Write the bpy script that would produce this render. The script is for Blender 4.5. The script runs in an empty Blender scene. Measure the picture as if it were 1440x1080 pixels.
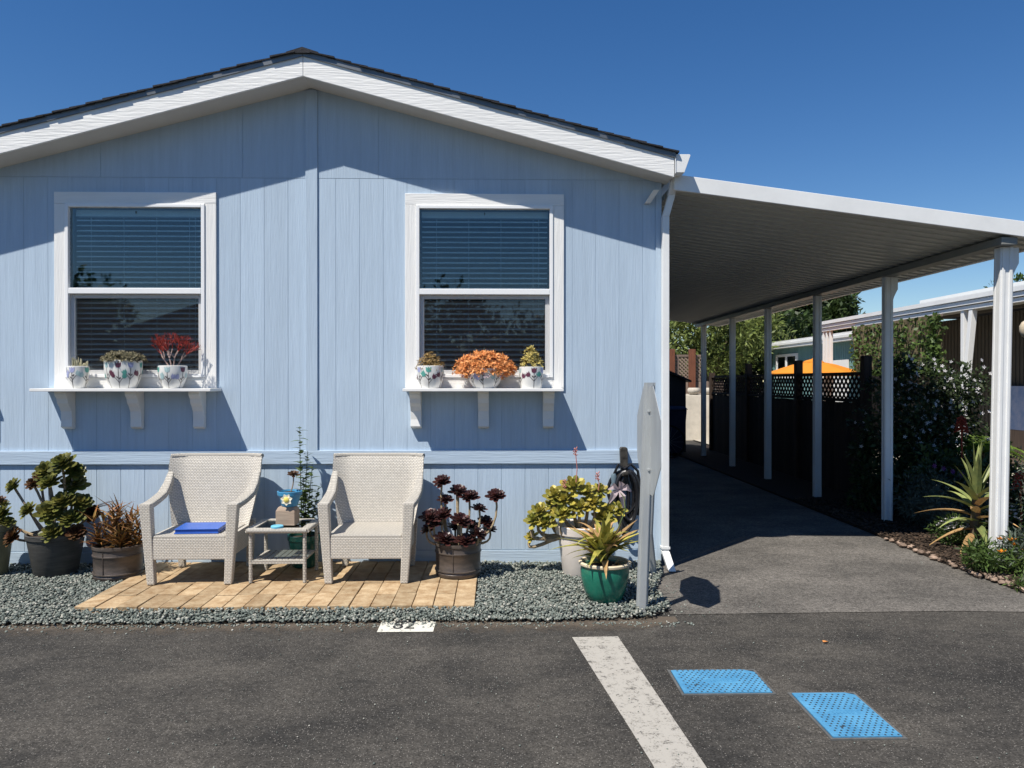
import bpy, math, random
import numpy as np
from mathutils import Vector, Matrix
R = math.radians
rng = np.random.default_rng(7)
random.seed(7)
S = bpy.context.scene
COL = S.collection

# ------------------------------------------------------------------ camera, sky, sun, exposure
CAM = Vector((0, 0, 1.61))
F = 1060.0
camd = bpy.data.cameras.new('camera'); cam = bpy.data.objects.new('camera', camd); COL.objects.link(cam)
cam.location = CAM
cam.rotation_euler = (R(90 - 0.216), 0, R(-1.19))
camd.sensor_width = 36; camd.lens = F / 1440 * 36; camd.clip_start = .05; camd.clip_end = 2000
S.camera = cam
S.render.resolution_x = 1024; S.render.resolution_y = 768
SUN = Vector((.42, .45, -1.0)).normalized()          # direction the light travels
w = bpy.data.worlds.new('World'); S.world = w; w.use_nodes = True
nt = w.node_tree; bg = nt.nodes['Background']
sky = nt.nodes.new('ShaderNodeTexSky'); sky.sky_type = 'NISHITA'; sky.sun_disc = False
sky.sun_elevation = math.asin(-SUN.z)
sky.sun_rotation = math.atan2(-SUN.x, -SUN.y)
sky.altitude = 0; sky.air_density = 1.0; sky.dust_density = 0.0; sky.ozone_density = 3.0
hsn = nt.nodes.new('ShaderNodeHueSaturation'); hsn.inputs['Saturation'].default_value = 1.30; hsn.inputs['Hue'].default_value = .507
nt.links.new(sky.outputs[0], hsn.inputs['Color']); nt.links.new(hsn.outputs[0], bg.inputs[0]); bg.inputs[1].default_value = 0.082
sl = bpy.data.lights.new('sun', 'SUN'); sl.energy = 5.0; sl.angle = R(.5); sl.color = (1, .95, .87)
so = bpy.data.objects.new('sun', sl); COL.objects.link(so); so.location = (-6, -6, 14)
so.rotation_euler = SUN.to_track_quat('-Z', 'Y').to_euler()
S.view_settings.view_transform = 'Standard'; S.view_settings.look = 'None'
S.view_settings.exposure = 0.36; S.view_settings.gamma = 1

# ------------------------------------------------------------------ pixel helpers (photo pixels, 1440 x 1080) for laying out
_m = cam.rotation_euler.to_matrix()
def ray(px, py): return _m @ Vector((px - 720, 540 - py, -F))
def P(px, py, Y): d = ray(px, py); return CAM + d * (Y / d.y)
def G(px, py, z=0.0): d = ray(px, py); return CAM + d * ((z - CAM.z) / d.z)

# ------------------------------------------------------------------ materials
MATS = {}
def base_mat(name):
    m = bpy.data.materials.new(name); m.use_nodes = True
    n = m.node_tree.nodes; l = m.node_tree.links
    MATS[name] = m
    return m, n, l, n['Principled BSDF'], n['Material Output']
def rgba(c): return (c[0], c[1], c[2], 1)
def mat(name, col, rough=.6, var=.12, scale=6, bump=0., bscale=60, stretch=(1, 1, 1), spec=.3, metal=0., col2=None, obvar=0., trans=0., island=0., detail=5):
    m, n, l, b, out = base_mat(name)
    tc = n.new('ShaderNodeTexCoord'); mp = n.new('ShaderNodeMapping'); mp.inputs['Scale'].default_value = stretch
    l.new(tc.outputs['Object'], mp.inputs[0])
    nz = n.new('ShaderNodeTexNoise'); nz.inputs['Scale'].default_value = scale; nz.inputs['Detail'].default_value = detail
    nz.inputs['Roughness'].default_value = .65
    l.new(mp.outputs[0], nz.inputs['Vector'])
    cr = n.new('ShaderNodeValToRGB'); cr.color_ramp.elements[0].position = .3; cr.color_ramp.elements[1].position = .7
    c2 = col2 if col2 else tuple(c * (1 + var) for c in col)
    c1 = col if col2 else tuple(c * (1 - var) for c in col)
    cr.color_ramp.elements[0].color = rgba(c1); cr.color_ramp.elements[1].color = rgba(c2)
    l.new(nz.outputs[0], cr.inputs[0])
    src = cr.outputs[0]
    for amt, kind in ((obvar, 'o'), (island, 'i')):
        if not amt: continue
        if kind == 'o': r_ = n.new('ShaderNodeObjectInfo').outputs['Random']
        else: r_ = n.new('ShaderNodeNewGeometry').outputs['Random Per Island']
        mr = n.new('ShaderNodeMapRange'); mr.inputs[3].default_value = 1 - amt; mr.inputs[4].default_value = 1 + amt
        l.new(r_, mr.inputs[0])
        hs = n.new('ShaderNodeHueSaturation'); l.new(mr.outputs[0], hs.inputs['Value']); l.new(src, hs.inputs['Color'])
        src = hs.outputs[0]
    l.new(src, b.inputs['Base Color'])
    b.inputs['Roughness'].default_value = rough; b.inputs['Specular IOR Level'].default_value = spec; b.inputs['Metallic'].default_value = metal
    if bump:
        nb = n.new('ShaderNodeTexNoise'); nb.inputs['Scale'].default_value = bscale; nb.inputs['Detail'].default_value = 4
        l.new(mp.outputs[0], nb.inputs['Vector'])
        bp = n.new('ShaderNodeBump'); bp.inputs['Strength'].default_value = bump; bp.inputs['Distance'].default_value = .01
        l.new(nb.outputs[0], bp.inputs['Height']); l.new(bp.outputs[0], b.inputs['Normal'])
    if trans:
        tr = n.new('ShaderNodeBsdfTranslucent'); l.new(src, tr.inputs[0]); mx = n.new('ShaderNodeMixShader'); mx.inputs[0].default_value = trans
        l.new(b.outputs[0], mx.inputs[1]); l.new(tr.outputs[0], mx.inputs[2]); l.new(mx.outputs[0], out.inputs[0])
    return m

mat('siding', (.432, .530, .630), .55, .06, 3, .28, 9, (9, 9, .55), .25, obvar=.035)
mat('siding_trim', (.432, .530, .630), .55, .05, 3, .35, 9, (.55, 9, 9), .25)
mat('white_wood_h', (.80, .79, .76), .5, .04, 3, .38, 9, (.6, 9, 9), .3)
mat('white_wood_v', (.80, .79, .76), .5, .04, 3, .38, 9, (9, 9, .6), .3)
mat('white_wood_slope', (.80, .79, .76), .5, .05, 3, .42, 9, (.7, 6, 7), .3)
mat('white_paint', (.78, .77, .74), .5, .05, 4, .1, 30)
mat('white_vinyl', (.82, .82, .81), .35, .02, 4)
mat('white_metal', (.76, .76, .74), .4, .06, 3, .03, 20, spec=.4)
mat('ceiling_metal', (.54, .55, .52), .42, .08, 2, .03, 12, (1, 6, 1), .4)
mat('beam_metal', (.22, .22, .20), .45, .1, 3)
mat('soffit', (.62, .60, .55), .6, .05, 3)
mat('dark_backing', (.36, .46, .54), .8, .05)
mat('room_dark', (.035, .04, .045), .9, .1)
mat('shingle', (.028, .028, .032), .9, .3, 50, .6, 150, obvar=.35)
mat('drip_edge', (.16, .17, .18), .45, .15, 8, metal=.6)
mat('blind_white', (.82, .83, .82), .5, .02)
mat('galvanised', (.45, .47, .47), .4, .09, 5, .03, 30, (3, 3, .5), metal=.35)
mat('terracotta_dust', (.35, .24, .15), .9, .3, 30)
mat('soil', (.045, .032, .022), .95, .4, 60, .8, 90)
mat('asphalt_patch', (.07, .066, .06), .9, .3, 8)
mat('ceramic_white', (.74, .73, .69), .3, .04, 10, spec=.5)
for k, c in dict(stem=(.035, .02, .02), teal=(.10, .34, .29), lavender=(.36, .38, .58), maroon=(.13, .04, .07), pale=(.38, .52, .52)).items():
    mat('glaze_' + k, c, .35, .2, 60, spec=.5)
mat('cactus_pale', (.44, .41, .27), .7, .2, 80, island=.3)
mat('sedum_drab', (.17, .15, .085), .6, .4, 90, island=.5, trans=.15)
mat('sedum_brown', (.26, .17, .06), .6, .4, 90, island=.5, trans=.15)
mat('jade_gold', (.42, .34, .10), .5, .3, 90, island=.45, trans=.15)
mat('pencil_red', (.28, .035, .025), .5, .3, 60, island=.4)
mat('pencil_bark', (.42, .30, .26), .7, .2, 60)
mat('sedum_orange', (.66, .22, .06), .5, .35, 60, island=.4, trans=.25, col2=(.80, .42, .16))
mat('aeonium_green', (.055, .085, .018), .4, .5, 11, col2=(.18, .155, .035), island=.45, trans=.25, spec=.4)
mat('aeonium_red', (.07, .022, .015), .4, .5, 18, col2=(.10, .06, .02), island=.4, trans=.12, spec=.4)
mat('aeonium_black', (.020, .009, .009), .35, .4, 14, col2=(.070, .022, .018), island=.55, trans=.1, spec=.45)
mat('succulent_stem', (.33, .25, .15), .8, .25, 50, .4, 80)
mat('succulent_stem_grey', (.25, .20, .15), .8, .25, 50, .4, 80)
mat('cotyledon', (.13, .17, .03), .4, .4, 12, col2=(.50, .38, .07), island=.45, trans=.2, spec=.4)
mat('bud_pink', (.50, .20, .17), .6, .2, 40)
mat('aloe_orange', (.30, .10, .035), .5, .4, 14, col2=(.16, .13, .035), island=.5, trans=.1)
mat('aloe_variegated', (.13, .16, .03), .45, .3, 14, col2=(.52, .44, .10), obvar=.45, trans=.15)
mat('aloe_dry', (.48, .30, .13), .7, .3, 30, obvar=.3, trans=.2)
mat('aloe_grey', (.15, .20, .075), .45, .3, 12, col2=(.32, .34, .11), obvar=.25, trans=.12)
mat('flower_pale', (.52, .42, .44), .6, .1, 40, trans=.3)
mat('leaf_citrus', (.06, .10, .02), .5, .4, 3, col2=(.22, .25, .07), island=.5, trans=.3)
mat('leaf_dark', (.022, .042, .012), .5, .4, 2, col2=(.065, .10, .03), island=.5, trans=.25)
mat('leaf_mid', (.045, .085, .02), .5, .4, 4, col2=(.12, .18, .045), island=.5, trans=.3)
mat('leaf_jasmine', (.018, .032, .012), .5, .4, 6, col2=(.06, .085, .03), island=.5, trans=.2)
mat('leaf_grey', (.10, .125, .095), .7, .3, 8, island=.4, trans=.2)
mat('leaf_fern', (.17, .26, .04), .5, .3, 8, island=.35, trans=.35)
mat('leaf_stem_plant', (.09, .13, .04), .5, .3, 20, island=.4, trans=.25)
mat('petal_white', (.75, .72, .72), .6, .05, trans=.3)
mat('petal_red', (.42, .06, .03), .6, .3, 30, island=.4, trans=.2)
mat('petal_orange', (.80, .28, .02), .5, .2, 30, trans=.3)
mat('petal_purple', (.35, .06, .38), .6, .2, 30, trans=.2)
mat('bark', (.10, .075, .05), .9, .3, 12, .8, 25)
mat('twig', (.16, .13, .11), .9, .2, 20)
mat('pot_dark', (.04, .04, .038), .5, .5, 6, .2, 30, (1, 1, 6), col2=(.095, .09, .082))
mat('pot_olive', (.22, .20, .12), .6, .15, 6)
mat('pot_barrel', (.060, .050, .043), .42, .4, 7, .15, 30, (1, 1, 3), .5, metal=.25, col2=(.125, .10, .085))
mat('pot_cream', (.82, .73, .64), .6, .06, 5, .05, 40)
mat('pot_green', (.018, .17, .11), .22, .25, 7, spec=.6)
mat('pot_teal', (.012, .10, .08), .25, .25, 7, spec=.6)
mat('pot_rim', (.66, .55, .38), .6, .12, 12)
mat('pot_blue', (.045, .24, .42), .35, .25, 14, spec=.5)
mat('petal_yellow', (.80, .66, .16), .4, .1)
mat('petal_cream', (.80, .76, .60), .4, .1)
mat('folder_blue', (.028, .11, .46), .35, .08, 9, spec=.5)
mat('lid_blue', (.16, .50, .68), .4, .05)
mat('block_wood', (.36, .27, .20), .8, .2, 6, .2, 20, (1, 1, 6))
mat('cover_blue', (.05, .20, .36), .6, .2, 7, .25, 50, col2=(.105, .32, .50), detail=10)
mat('cover_dark', (.03, .05, .07), .8, .2)
mat('cover_rim', (.11, .11, .105), .7, .25, 20)
mat('hose_black', (.012, .012, .014), .4, .3, 30, spec=.5)
mat('hanger_metal', (.012, .011, .010), .45, .8, 22, col2=(.10, .09, .075), metal=.2)
mat('nozzle', (.12, .17, .20), .4, .2)
mat('fence_dark', (.045, .030, .022), .85, .35, 5, .3, 20, (8, 8, .6), obvar=.3)
mat('fence_brown', (.17, .065, .035), .8, .25, 6, .3, 20, (8, 8, .6), obvar=.15)
mat('fence_grey', (.24, .18, .14), .85, .25, 6, .3, 20, (8, 8, .6), obvar=.2)
mat('shed_dark', (.035, .037, .042), .7, .15, 4)
mat('bin_blue', (.02, .03, .07), .5, .15)
mat('tyre', (.01, .01, .01), .8, .1)
mat('bike_frame', (.05, .05, .06), .35, .1, spec=.5)
mat('concrete', (.42, .38, .31), .9, .15, 4, .2, 30)
mat('stone_pale', (.55, .50, .42), .85, .2, 10, .3, 30)
mat('edge_stone', (.25, .18, .135), .85, .25, 14, .4, 40, obvar=.3)
mat('teal_siding', (.17, .30, .30), .6, .06, 2)
mat('brown_siding', (.085, .078, .068), .7, .1, 2)
mat('umbrella_orange', (.80, .30, .03), .7, .06, 4, trans=.25)
mat('reed', (.13, .105, .06), .85, .3, 20, island=.45)
mat('canvas_sky', (.09, .22, .50), .5, .5, 3, col2=(.40, .45, .62))
mat('mulch', (.028, .019, .013), .95, .4, 40, .8, 60, island=.6)
mat('mulch_chip', (.045, .030, .020), .95, .4, 40, island=.8)
mat('gravel_base', (.05, .055, .05), .95, .3, 80)
mat('dry_leaf', (.55, .22, .06), .8, .2)
mat('cream_wall', (.52, .48, .40), .7, .1)
mat('number_paint', (.72, .70, .62), .8, .15, 30)
mat('number_black', (.03, .03, .03), .8, .2)
mat('lantern', (.50, .42, .30), .8, .2, 30)

def gravel_mat():
    m, n, l, b, out = base_mat('gravel')
    g = n.new('ShaderNodeNewGeometry'); cr = n.new('ShaderNodeValToRGB'); e = cr.color_ramp.elements
    e[0].position = 0; e[0].color = (.07, .083, .074, 1); e[1].position = 1; e[1].color = (.46, .44, .38, 1)
    for p, c in ((.35, (.15, .172, .150)), (.7, (.205, .225, .195)), (.92, (.31, .31, .265))):
        x = e.new(p); x.color = rgba(c)
    l.new(g.outputs['Random Per Island'], cr.inputs[0]); l.new(cr.outputs[0], b.inputs['Base Color'])
    b.inputs['Roughness'].default_value = .8; b.inputs['Specular IOR Level'].default_value = .25
gravel_mat()

def asphalt_mat(name, dark, light, speck, patch):
    m, n, l, b, out = base_mat(name)
    tc = n.new('ShaderNodeTexCoord')
    def noise(sc, det=5, vec=None):
        x = n.new('ShaderNodeTexNoise'); x.inputs['Scale'].default_value = sc; x.inputs['Detail'].default_value = det; x.inputs['Roughness'].default_value = .7
        l.new(vec if vec else tc.outputs['Object'], x.inputs['Vector']); return x
    big = noise(.9, 6); mp = n.new('ShaderNodeMapping'); mp.inputs['Scale'].default_value = (.9, 1.3, 1); l.new(tc.outputs['Object'], mp.inputs[0])
    streak = noise(1.6, 6, mp.outputs[0]); fine = noise(95, 3)
    ad = n.new('ShaderNodeMath'); ad.operation = 'ADD'; l.new(big.outputs[0], ad.inputs[0]); l.new(streak.outputs[0], ad.inputs[1])
    mr = n.new('ShaderNodeMapRange'); mr.inputs[1].default_value = .82; mr.inputs[2].default_value = 1.2; l.new(ad.outputs[0], mr.inputs[0])
    mx = n.new('ShaderNodeMix'); mx.data_type = 'RGBA'; mx.inputs[6].default_value = rgba(dark); mx.inputs[7].default_value = rgba(light)
    l.new(mr.outputs[0], mx.inputs[0])
    f2 = n.new('ShaderNodeMapRange'); f2.inputs[1].default_value = .3; f2.inputs[2].default_value = .7; f2.inputs[3].default_value = .35; f2.inputs[4].default_value = 1.65
    l.new(fine.outputs[0], f2.inputs[0])
    mid = noise(26, 6); f3 = n.new('ShaderNodeMapRange'); f3.inputs[1].default_value = .3; f3.inputs[2].default_value = .7; f3.inputs[3].default_value = .62; f3.inputs[4].default_value = 1.38; l.new(mid.outputs[0], f3.inputs[0])
    mm = n.new('ShaderNodeMath'); mm.operation = 'MULTIPLY'; l.new(f2.outputs[0], mm.inputs[0]); l.new(f3.outputs[0], mm.inputs[1])
    hs = n.new('ShaderNodeHueSaturation'); l.new(mx.outputs[2], hs.inputs['Color']); l.new(mm.outputs[0], hs.inputs['Value'])
    vo = n.new('ShaderNodeTexVoronoi'); vo.inputs['Scale'].default_value = 105; l.new(tc.outputs['Object'], vo.inputs['Vector'])
    lt = n.new('ShaderNodeMath'); lt.operation = 'LESS_THAN'; lt.inputs[1].default_value = .30; l.new(vo.outputs['Distance'], lt.inputs[0])
    sep = n.new('ShaderNodeSeparateColor'); l.new(vo.outputs['Color'], sep.inputs[0])
    gt = n.new('ShaderNodeMath'); gt.operation = 'GREATER_THAN'; gt.inputs[1].default_value = speck; l.new(sep.outputs[0], gt.inputs[0])
    mu = n.new('ShaderNodeMath'); mu.operation = 'MULTIPLY'; l.new(lt.outputs[0], mu.inputs[0]); l.new(gt.outputs[0], mu.inputs[1])
    mc = n.new('ShaderNodeMix'); mc.data_type = 'RGBA'; mc.inputs[7].default_value = (.19, .175, .155, 1); l.new(mu.outputs[0], mc.inputs[0]); l.new(hs.outputs[0], mc.inputs[6])
    l.new(mc.outputs[2], b.inputs['Base Color']); b.inputs['Roughness'].default_value = .9; b.inputs['Specular IOR Level'].default_value = .2
    bp = n.new('ShaderNodeBump'); bp.inputs['Strength'].default_value = .55; bp.inputs['Distance'].default_value = .006
    l.new(fine.outputs[0], bp.inputs['Height']); l.new(bp.outputs[0], b.inputs['Normal'])
asphalt_mat('asphalt', (.034, .032, .029), (.076, .069, .059), .74, 1)
asphalt_mat('asphalt_drive', (.080, .074, .066), (.150, .137, .121), .70, 1)

def worn_paint(name, col, under, thr):
    m, n, l, b, out = base_mat(name)
    tc = n.new('ShaderNodeTexCoord'); nz = n.new('ShaderNodeTexNoise'); nz.inputs['Scale'].default_value = 16; nz.inputs['Detail'].default_value = 9; nz.inputs['Roughness'].default_value = .8
    l.new(tc.outputs['Object'], nz.inputs['Vector'])
    cr = n.new('ShaderNodeValToRGB'); cr.color_ramp.elements[0].position = thr; cr.color_ramp.elements[1].position = thr + .16
    cr.color_ramp.elements[0].color = rgba(under); cr.color_ramp.elements[1].color = rgba(col)
    b.inputs['Base Color'].default_value = rgba(col); b.inputs['Roughness'].default_value = .85
    cr.color_ramp.elements[0].color = (.12, .12, .12, 1); cr.color_ramp.elements[1].color = (1, 1, 1, 1)
    n2 = n.new('ShaderNodeTexNoise'); n2.inputs['Scale'].default_value = 120; n2.inputs['Detail'].default_value = 3; l.new(tc.outputs['Object'], n2.inputs['Vector'])
    ma = n.new('ShaderNodeMath'); ma.operation = 'MULTIPLY_ADD'; ma.inputs[1].default_value = .35; l.new(n2.outputs[0], ma.inputs[0]); l.new(nz.outputs[0], ma.inputs[2]); l.new(ma.outputs[0], cr.inputs[0])
    tr = n.new('ShaderNodeBsdfTransparent'); mx = n.new('ShaderNodeMixShader'); l.new(cr.outputs[0], mx.inputs[0]); l.new(tr.outputs[0], mx.inputs[1]); l.new(b.outputs[0], mx.inputs[2]); l.new(mx.outputs[0], out.inputs[0])
worn_paint('road_paint', (.38, .355, .31), (.11, .10, .09), .50)
worn_paint('plate_paint', (.62, .60, .52), (.22, .20, .17), .48)

def paver_mat():
    m = mat('paver', (.27, .165, .08), .85, .2, 12, .5, 40, col2=(.49, .375, .23), obvar=.2, detail=10)
paver_mat()

def wicker(name, col, bw, rh):
    m, n, l, b, out = base_mat(name)
    uv = n.new('ShaderNodeUVMap'); br = n.new('ShaderNodeTexBrick'); l.new(uv.outputs[0], br.inputs['Vector'])
    br.inputs['Scale'].default_value = 1; br.inputs['Brick Width'].default_value = bw; br.inputs['Row Height'].default_value = rh
    br.inputs['Mortar Size'].default_value = rh * .16; br.inputs['Mortar Smooth'].default_value = .6
    br.inputs['Color1'].default_value = rgba(col); br.inputs['Color2'].default_value = rgba(tuple(c * .86 for c in col)); br.inputs['Mortar'].default_value = rgba(tuple(c * .45 for c in col))
    l.new(br.outputs['Color'], b.inputs['Base Color']); b.inputs['Roughness'].default_value = .6
    bp = n.new('ShaderNodeBump'); bp.invert = True; bp.inputs['Strength'].default_value = .8; bp.inputs['Distance'].default_value = .004
    l.new(br.outputs['Fac'], bp.inputs['Height']); l.new(bp.outputs[0], b.inputs['Normal'])
wicker('wicker', (.70, .65, .565), .024, .0125)
wicker('wicker_band', (.68, .63, .545), .011, .02)

def glass_mat(name, refl, tint):
    m, n, l, b, out = base_mat(name)
    t = n.new('ShaderNodeBsdfTransparent'); t.inputs[0].default_value = rgba(tint)
    g = n.new('ShaderNodeBsdfGlossy'); g.inputs['Roughness'].default_value = .015
    lw = n.new('ShaderNodeFresnel'); lw.inputs[0].default_value = 1.5
    mr = n.new('ShaderNodeMapRange'); mr.inputs[3].default_value = refl; mr.inputs[4].default_value = 1; l.new(lw.outputs[0], mr.inputs[0])
    mx = n.new('ShaderNodeMixShader'); l.new(mr.outputs[0], mx.inputs[0]); l.new(t.outputs[0], mx.inputs[1]); l.new(g.outputs[0], mx.inputs[2])
    l.new(mx.outputs[0], out.inputs[0])
glass_mat('glass', .03, (.86, .94, .96)); glass_mat('glass_table', .06, (.55, .6, .6))
def screen_mat():
    m, n, l, b, out = base_mat('insect_mesh')
    t = n.new('ShaderNodeBsdfTransparent'); b.inputs['Base Color'].default_value = (.03, .03, .035, 1); b.inputs['Roughness'].default_value = .7
    mx = n.new('ShaderNodeMixShader'); mx.inputs[0].default_value = .22; l.new(t.outputs[0], mx.inputs[1]); l.new(b.outputs[0], mx.inputs[2]); l.new(mx.outputs[0], out.inputs[0])
screen_mat()

# ------------------------------------------------------------------ mesh helpers
def tag(o, label=None, cat=None, group=None, kind=None):
    if label: o['label'] = label
    if cat: o['category'] = cat
    if group: o['group'] = group
    if kind: o['kind'] = kind
    return o
def thing(name, label, cat, loc=(0, 0, 0), rz=0, group=None):
    o = bpy.data.objects.new(name, None); COL.objects.link(o); o.empty_display_size = .1
    o.location = loc; o.rotation_euler = (0, 0, rz)
    return tag(o, label, cat, group)
def rootloc(p):
    v = Vector((0, 0, 0))
    while p: v += p.location; p = p.parent
    return v
class MB:
    def __init__(s): s.v = []; s.f = []
    def add(s, vs, fs):
        o = len(s.v); s.v += [tuple(x) for x in vs]; s.f += [tuple(i + o for i in f) for f in fs]; return s
    def box(s, x0, x1, y0, y1, z0, z1):
        return s.hexa([(x0, y0, z0), (x1, y0, z0), (x1, y1, z0), (x0, y1, z0), (x0, y0, z1), (x1, y0, z1), (x1, y1, z1), (x0, y1, z1)])
    def hexa(s, p): return s.add(p, [(3, 2, 1, 0), (4, 5, 6, 7), (0, 1, 5, 4), (1, 2, 6, 5), (2, 3, 7, 6), (3, 0, 4, 7)])
    def frustum(s, c0, a, c1, b):
        (x, y, z), (X, Y, Z) = c0, c1; w, d = a[0] / 2, a[1] / 2; W, D = b[0] / 2, b[1] / 2
        return s.hexa([(x - w, y - d, z), (x + w, y - d, z), (x + w, y + d, z), (x - w, y + d, z), (X - W, Y - D, Z), (X + W, Y - D, Z), (X + W, Y + D, Z), (X - W, Y + D, Z)])
    def prism_y(s, poly, y0, y1):                     # poly in x,z counter-clockwise seen from -y
        n = len(poly)
        return s.add([(x, y0, z) for x, z in poly] + [(x, y1, z) for x, z in poly],
                     [tuple(range(n)), tuple(range(2 * n - 1, n - 1, -1))] + [(i, i + n, (i + 1) % n + n, (i + 1) % n) for i in range(n)])
    def prism_x(s, poly, x0, x1):                     # poly in y,z
        n = len(poly)
        return s.add([(x0, y, z) for y, z in poly] + [(x1, y, z) for y, z in poly],
                     [tuple(range(n - 1, -1, -1)), tuple(range(n, 2 * n))] + [(i, (i + 1) % n, (i + 1) % n + n, i + n) for i in range(n)])
    def tube(s, pts, rad, n=8, flat=1.0):
        pts = [Vector(p) for p in pts]; k = len(pts)
        if not hasattr(rad, '__len__'): rad = [rad] * k
        o = len(s.v); ref = None
        for i, p in enumerate(pts):
            t = (pts[min(i + 1, k - 1)] - pts[max(i - 1, 0)]).normalized()
            if ref is None: ref = Vector((0, 0, 1)) if abs(t.z) < .9 else Vector((1, 0, 0))
            a = (ref - t * ref.dot(t)); a = a.normalized() if a.length > 1e-5 else t.orthogonal().normalized()
            ref = a; b = t.cross(a)
            for j in range(n):
                q = 2 * math.pi * j / n
                s.v.append(tuple(p + a * (math.cos(q) * rad[i] * flat) + b * (math.sin(q) * rad[i])))
        for i in range(k - 1):
            for j in range(n):
                s.f.append((o + i * n + j, o + i * n + (j + 1) % n, o + (i + 1) * n + (j + 1) % n, o + (i + 1) * n + j))
        s.f.append(tuple(o + j for j in range(n - 1, -1, -1))); s.f.append(tuple(o + (k - 1) * n + j for j in range(n)))
        return s
    def lathe(s, prof, c=(0, 0, 0), n=28, sx=1, sy=1):
        o = len(s.v); k = len(prof)
        for r, z in prof:
            for j in range(n):
                q = 2 * math.pi * j / n; s.v.append((c[0] + r * sx * math.cos(q), c[1] + r * sy * math.sin(q), c[2] + z))
        for i in range(k - 1):
            for j in range(n):
                s.f.append((o + i * n + j, o + i * n + (j + 1) % n, o + (i + 1) * n + (j + 1) % n, o + (i + 1) * n + j))
        s.f.append(tuple(o + j for j in range(n - 1, -1, -1))); s.f.append(tuple(o + (k - 1) * n + j for j in range(n)))
        return s
    def blade(s, pts, wid, fold=.25, side=None):       # folded tapering leaf along a polyline
        pts = [Vector(p) for p in pts]; k = len(pts); o = len(s.v)
        for i, p in enumerate(pts):
            t = (pts[min(i + 1, k - 1)] - pts[max(i - 1, 0)]).normalized()
            sd = side if side is not None else t.cross(Vector((0, 0, 1)))
            sd = (sd - t * sd.dot(t)); sd = sd.normalized() if sd.length > 1e-4 else t.orthogonal().normalized()
            up = sd.cross(t)
            h = wid[i] / 2
            s.v += [tuple(p - sd * h + up * (h * 2 * fold)), tuple(p), tuple(p + sd * h + up * (h * 2 * fold))]
        for i in range(k - 1):
            a = o + i * 3; s.f += [(a, a + 1, a + 4, a + 3), (a + 1, a + 2, a + 5, a + 4)]
        return s
    def build(s, name, m, parent=None, smooth=False, bevel=0, world=True, uv=False, kind=None, solid=0):
        me = bpy.data.meshes.new(name)
        vs = s.v
        if world and parent is not None:
            L = rootloc(parent); vs = [(x - L.x, y - L.y, z - L.z) for x, y, z in vs]
        me.from_pydata(vs, [], s.f); me.materials.append(MATS[m]); me.update()
        if uv: boxuv(me)
        if smooth: me.polygons.foreach_set('use_smooth', [True] * len(me.polygons)); me.set_sharp_from_angle(angle=R(42))
        o = bpy.data.objects.new(name, me); COL.objects.link(o)
        if parent is not None: o.parent = parent
        if solid:
            md = o.modifiers.new('solid', 'SOLIDIFY'); md.thickness = solid; md.offset = 0
        if bevel:
            md = o.modifiers.new('bevel', 'BEVEL'); md.width = bevel; md.segments = 2; md.limit_method = 'ANGLE'; md.angle_limit = R(40)
        if kind: o['kind'] = kind
        return o
def boxuv(me):
    ul = me.uv_layers.new(name='UVMap')
    for p in me.polygons:
        n = p.normal; a = max(range(3), key=lambda i: abs(n[i]))
        for li in p.loop_indices:
            c = me.vertices[me.loops[li].vertex_index].co
            ul.data[li].uv = ((c.y, c.z), (c.x, c.z), (c.x, c.y))[a]
def np_mesh(name, V, Q, m, parent=None, kind=None, smooth=False):      # V (n,3), Q (m,k) all same size
    me = bpy.data.meshes.new(name); V = np.asarray(V, dtype=np.float32)
    if parent is not None: V = V - np.array(rootloc(parent), dtype=np.float32)
    k = Q.shape[1]; me.vertices.add(len(V)); me.vertices.foreach_set('co', V.ravel())
    me.loops.add(Q.size); me.loops.foreach_set('vertex_index', Q.astype(np.int32).ravel())
    me.polygons.add(len(Q)); me.polygons.foreach_set('loop_start', np.arange(0, Q.size, k, dtype=np.int32))
    me.update(calc_edges=True); me.materials.append(MATS[m])
    if smooth: me.polygons.foreach_set('use_smooth', np.ones(len(Q), bool))
    o = bpy.data.objects.new(name, me); COL.objects.link(o)
    if parent is not None: o.parent = parent
    if kind: o['kind'] = kind
    return o
def unit(a): return a / np.maximum(np.linalg.norm(a, axis=-1, keepdims=True), 1e-9)
def leaf_mesh(name, C, size, m, parent, seed=0, aspect=.45, up=.3, kind=None, out=None, var=.4):
    r = np.random.default_rng(seed); n = len(C)
    A = r.normal(size=(n, 3)); 
    if out is not None: A = A * .8 + unit(out) * 1.1
    A = unit(A); N = unit(r.normal(size=(n, 3)) + np.array([0, 0, up * 3])); B = unit(np.cross(A, N)); N = np.cross(B, A)
    L = (size * (1 + var * r.uniform(-1, 1, n)))[:, None]
    V = np.stack([C, C + A * L * .5 + B * L * aspect * .5 + N * L * .08, C + A * L, C + A * L * .5 - B * L * aspect * .5 + N * L * .08], 1).reshape(-1, 3)
    return np_mesh(name, V, np.arange(4 * n).reshape(n, 4), m, parent, kind)
def crown_points(blobs, n, seed, clumps=40, spread=.22):
    r = np.random.default_rng(seed); B = np.array(blobs, float); vol = B[:, 3] * B[:, 4] * B[:, 5]
    k = r.choice(len(B), clumps, p=vol / vol.sum()); d = unit(r.normal(size=(clumps, 3))); rad = r.uniform(.55, 1.0, clumps)[:, None]
    cc = B[k, :3] + d * rad * B[k, 3:]; sz = B[k, 3:].mean(1) * spread * r.uniform(.6, 1.5, clumps)
    j = r.integers(0, clumps, n); off = unit(r.normal(size=(n, 3))) * (r.uniform(0, 1, n) ** .45)[:, None]
    C = cc[j] + off * sz[j][:, None]
    return C, off

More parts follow.
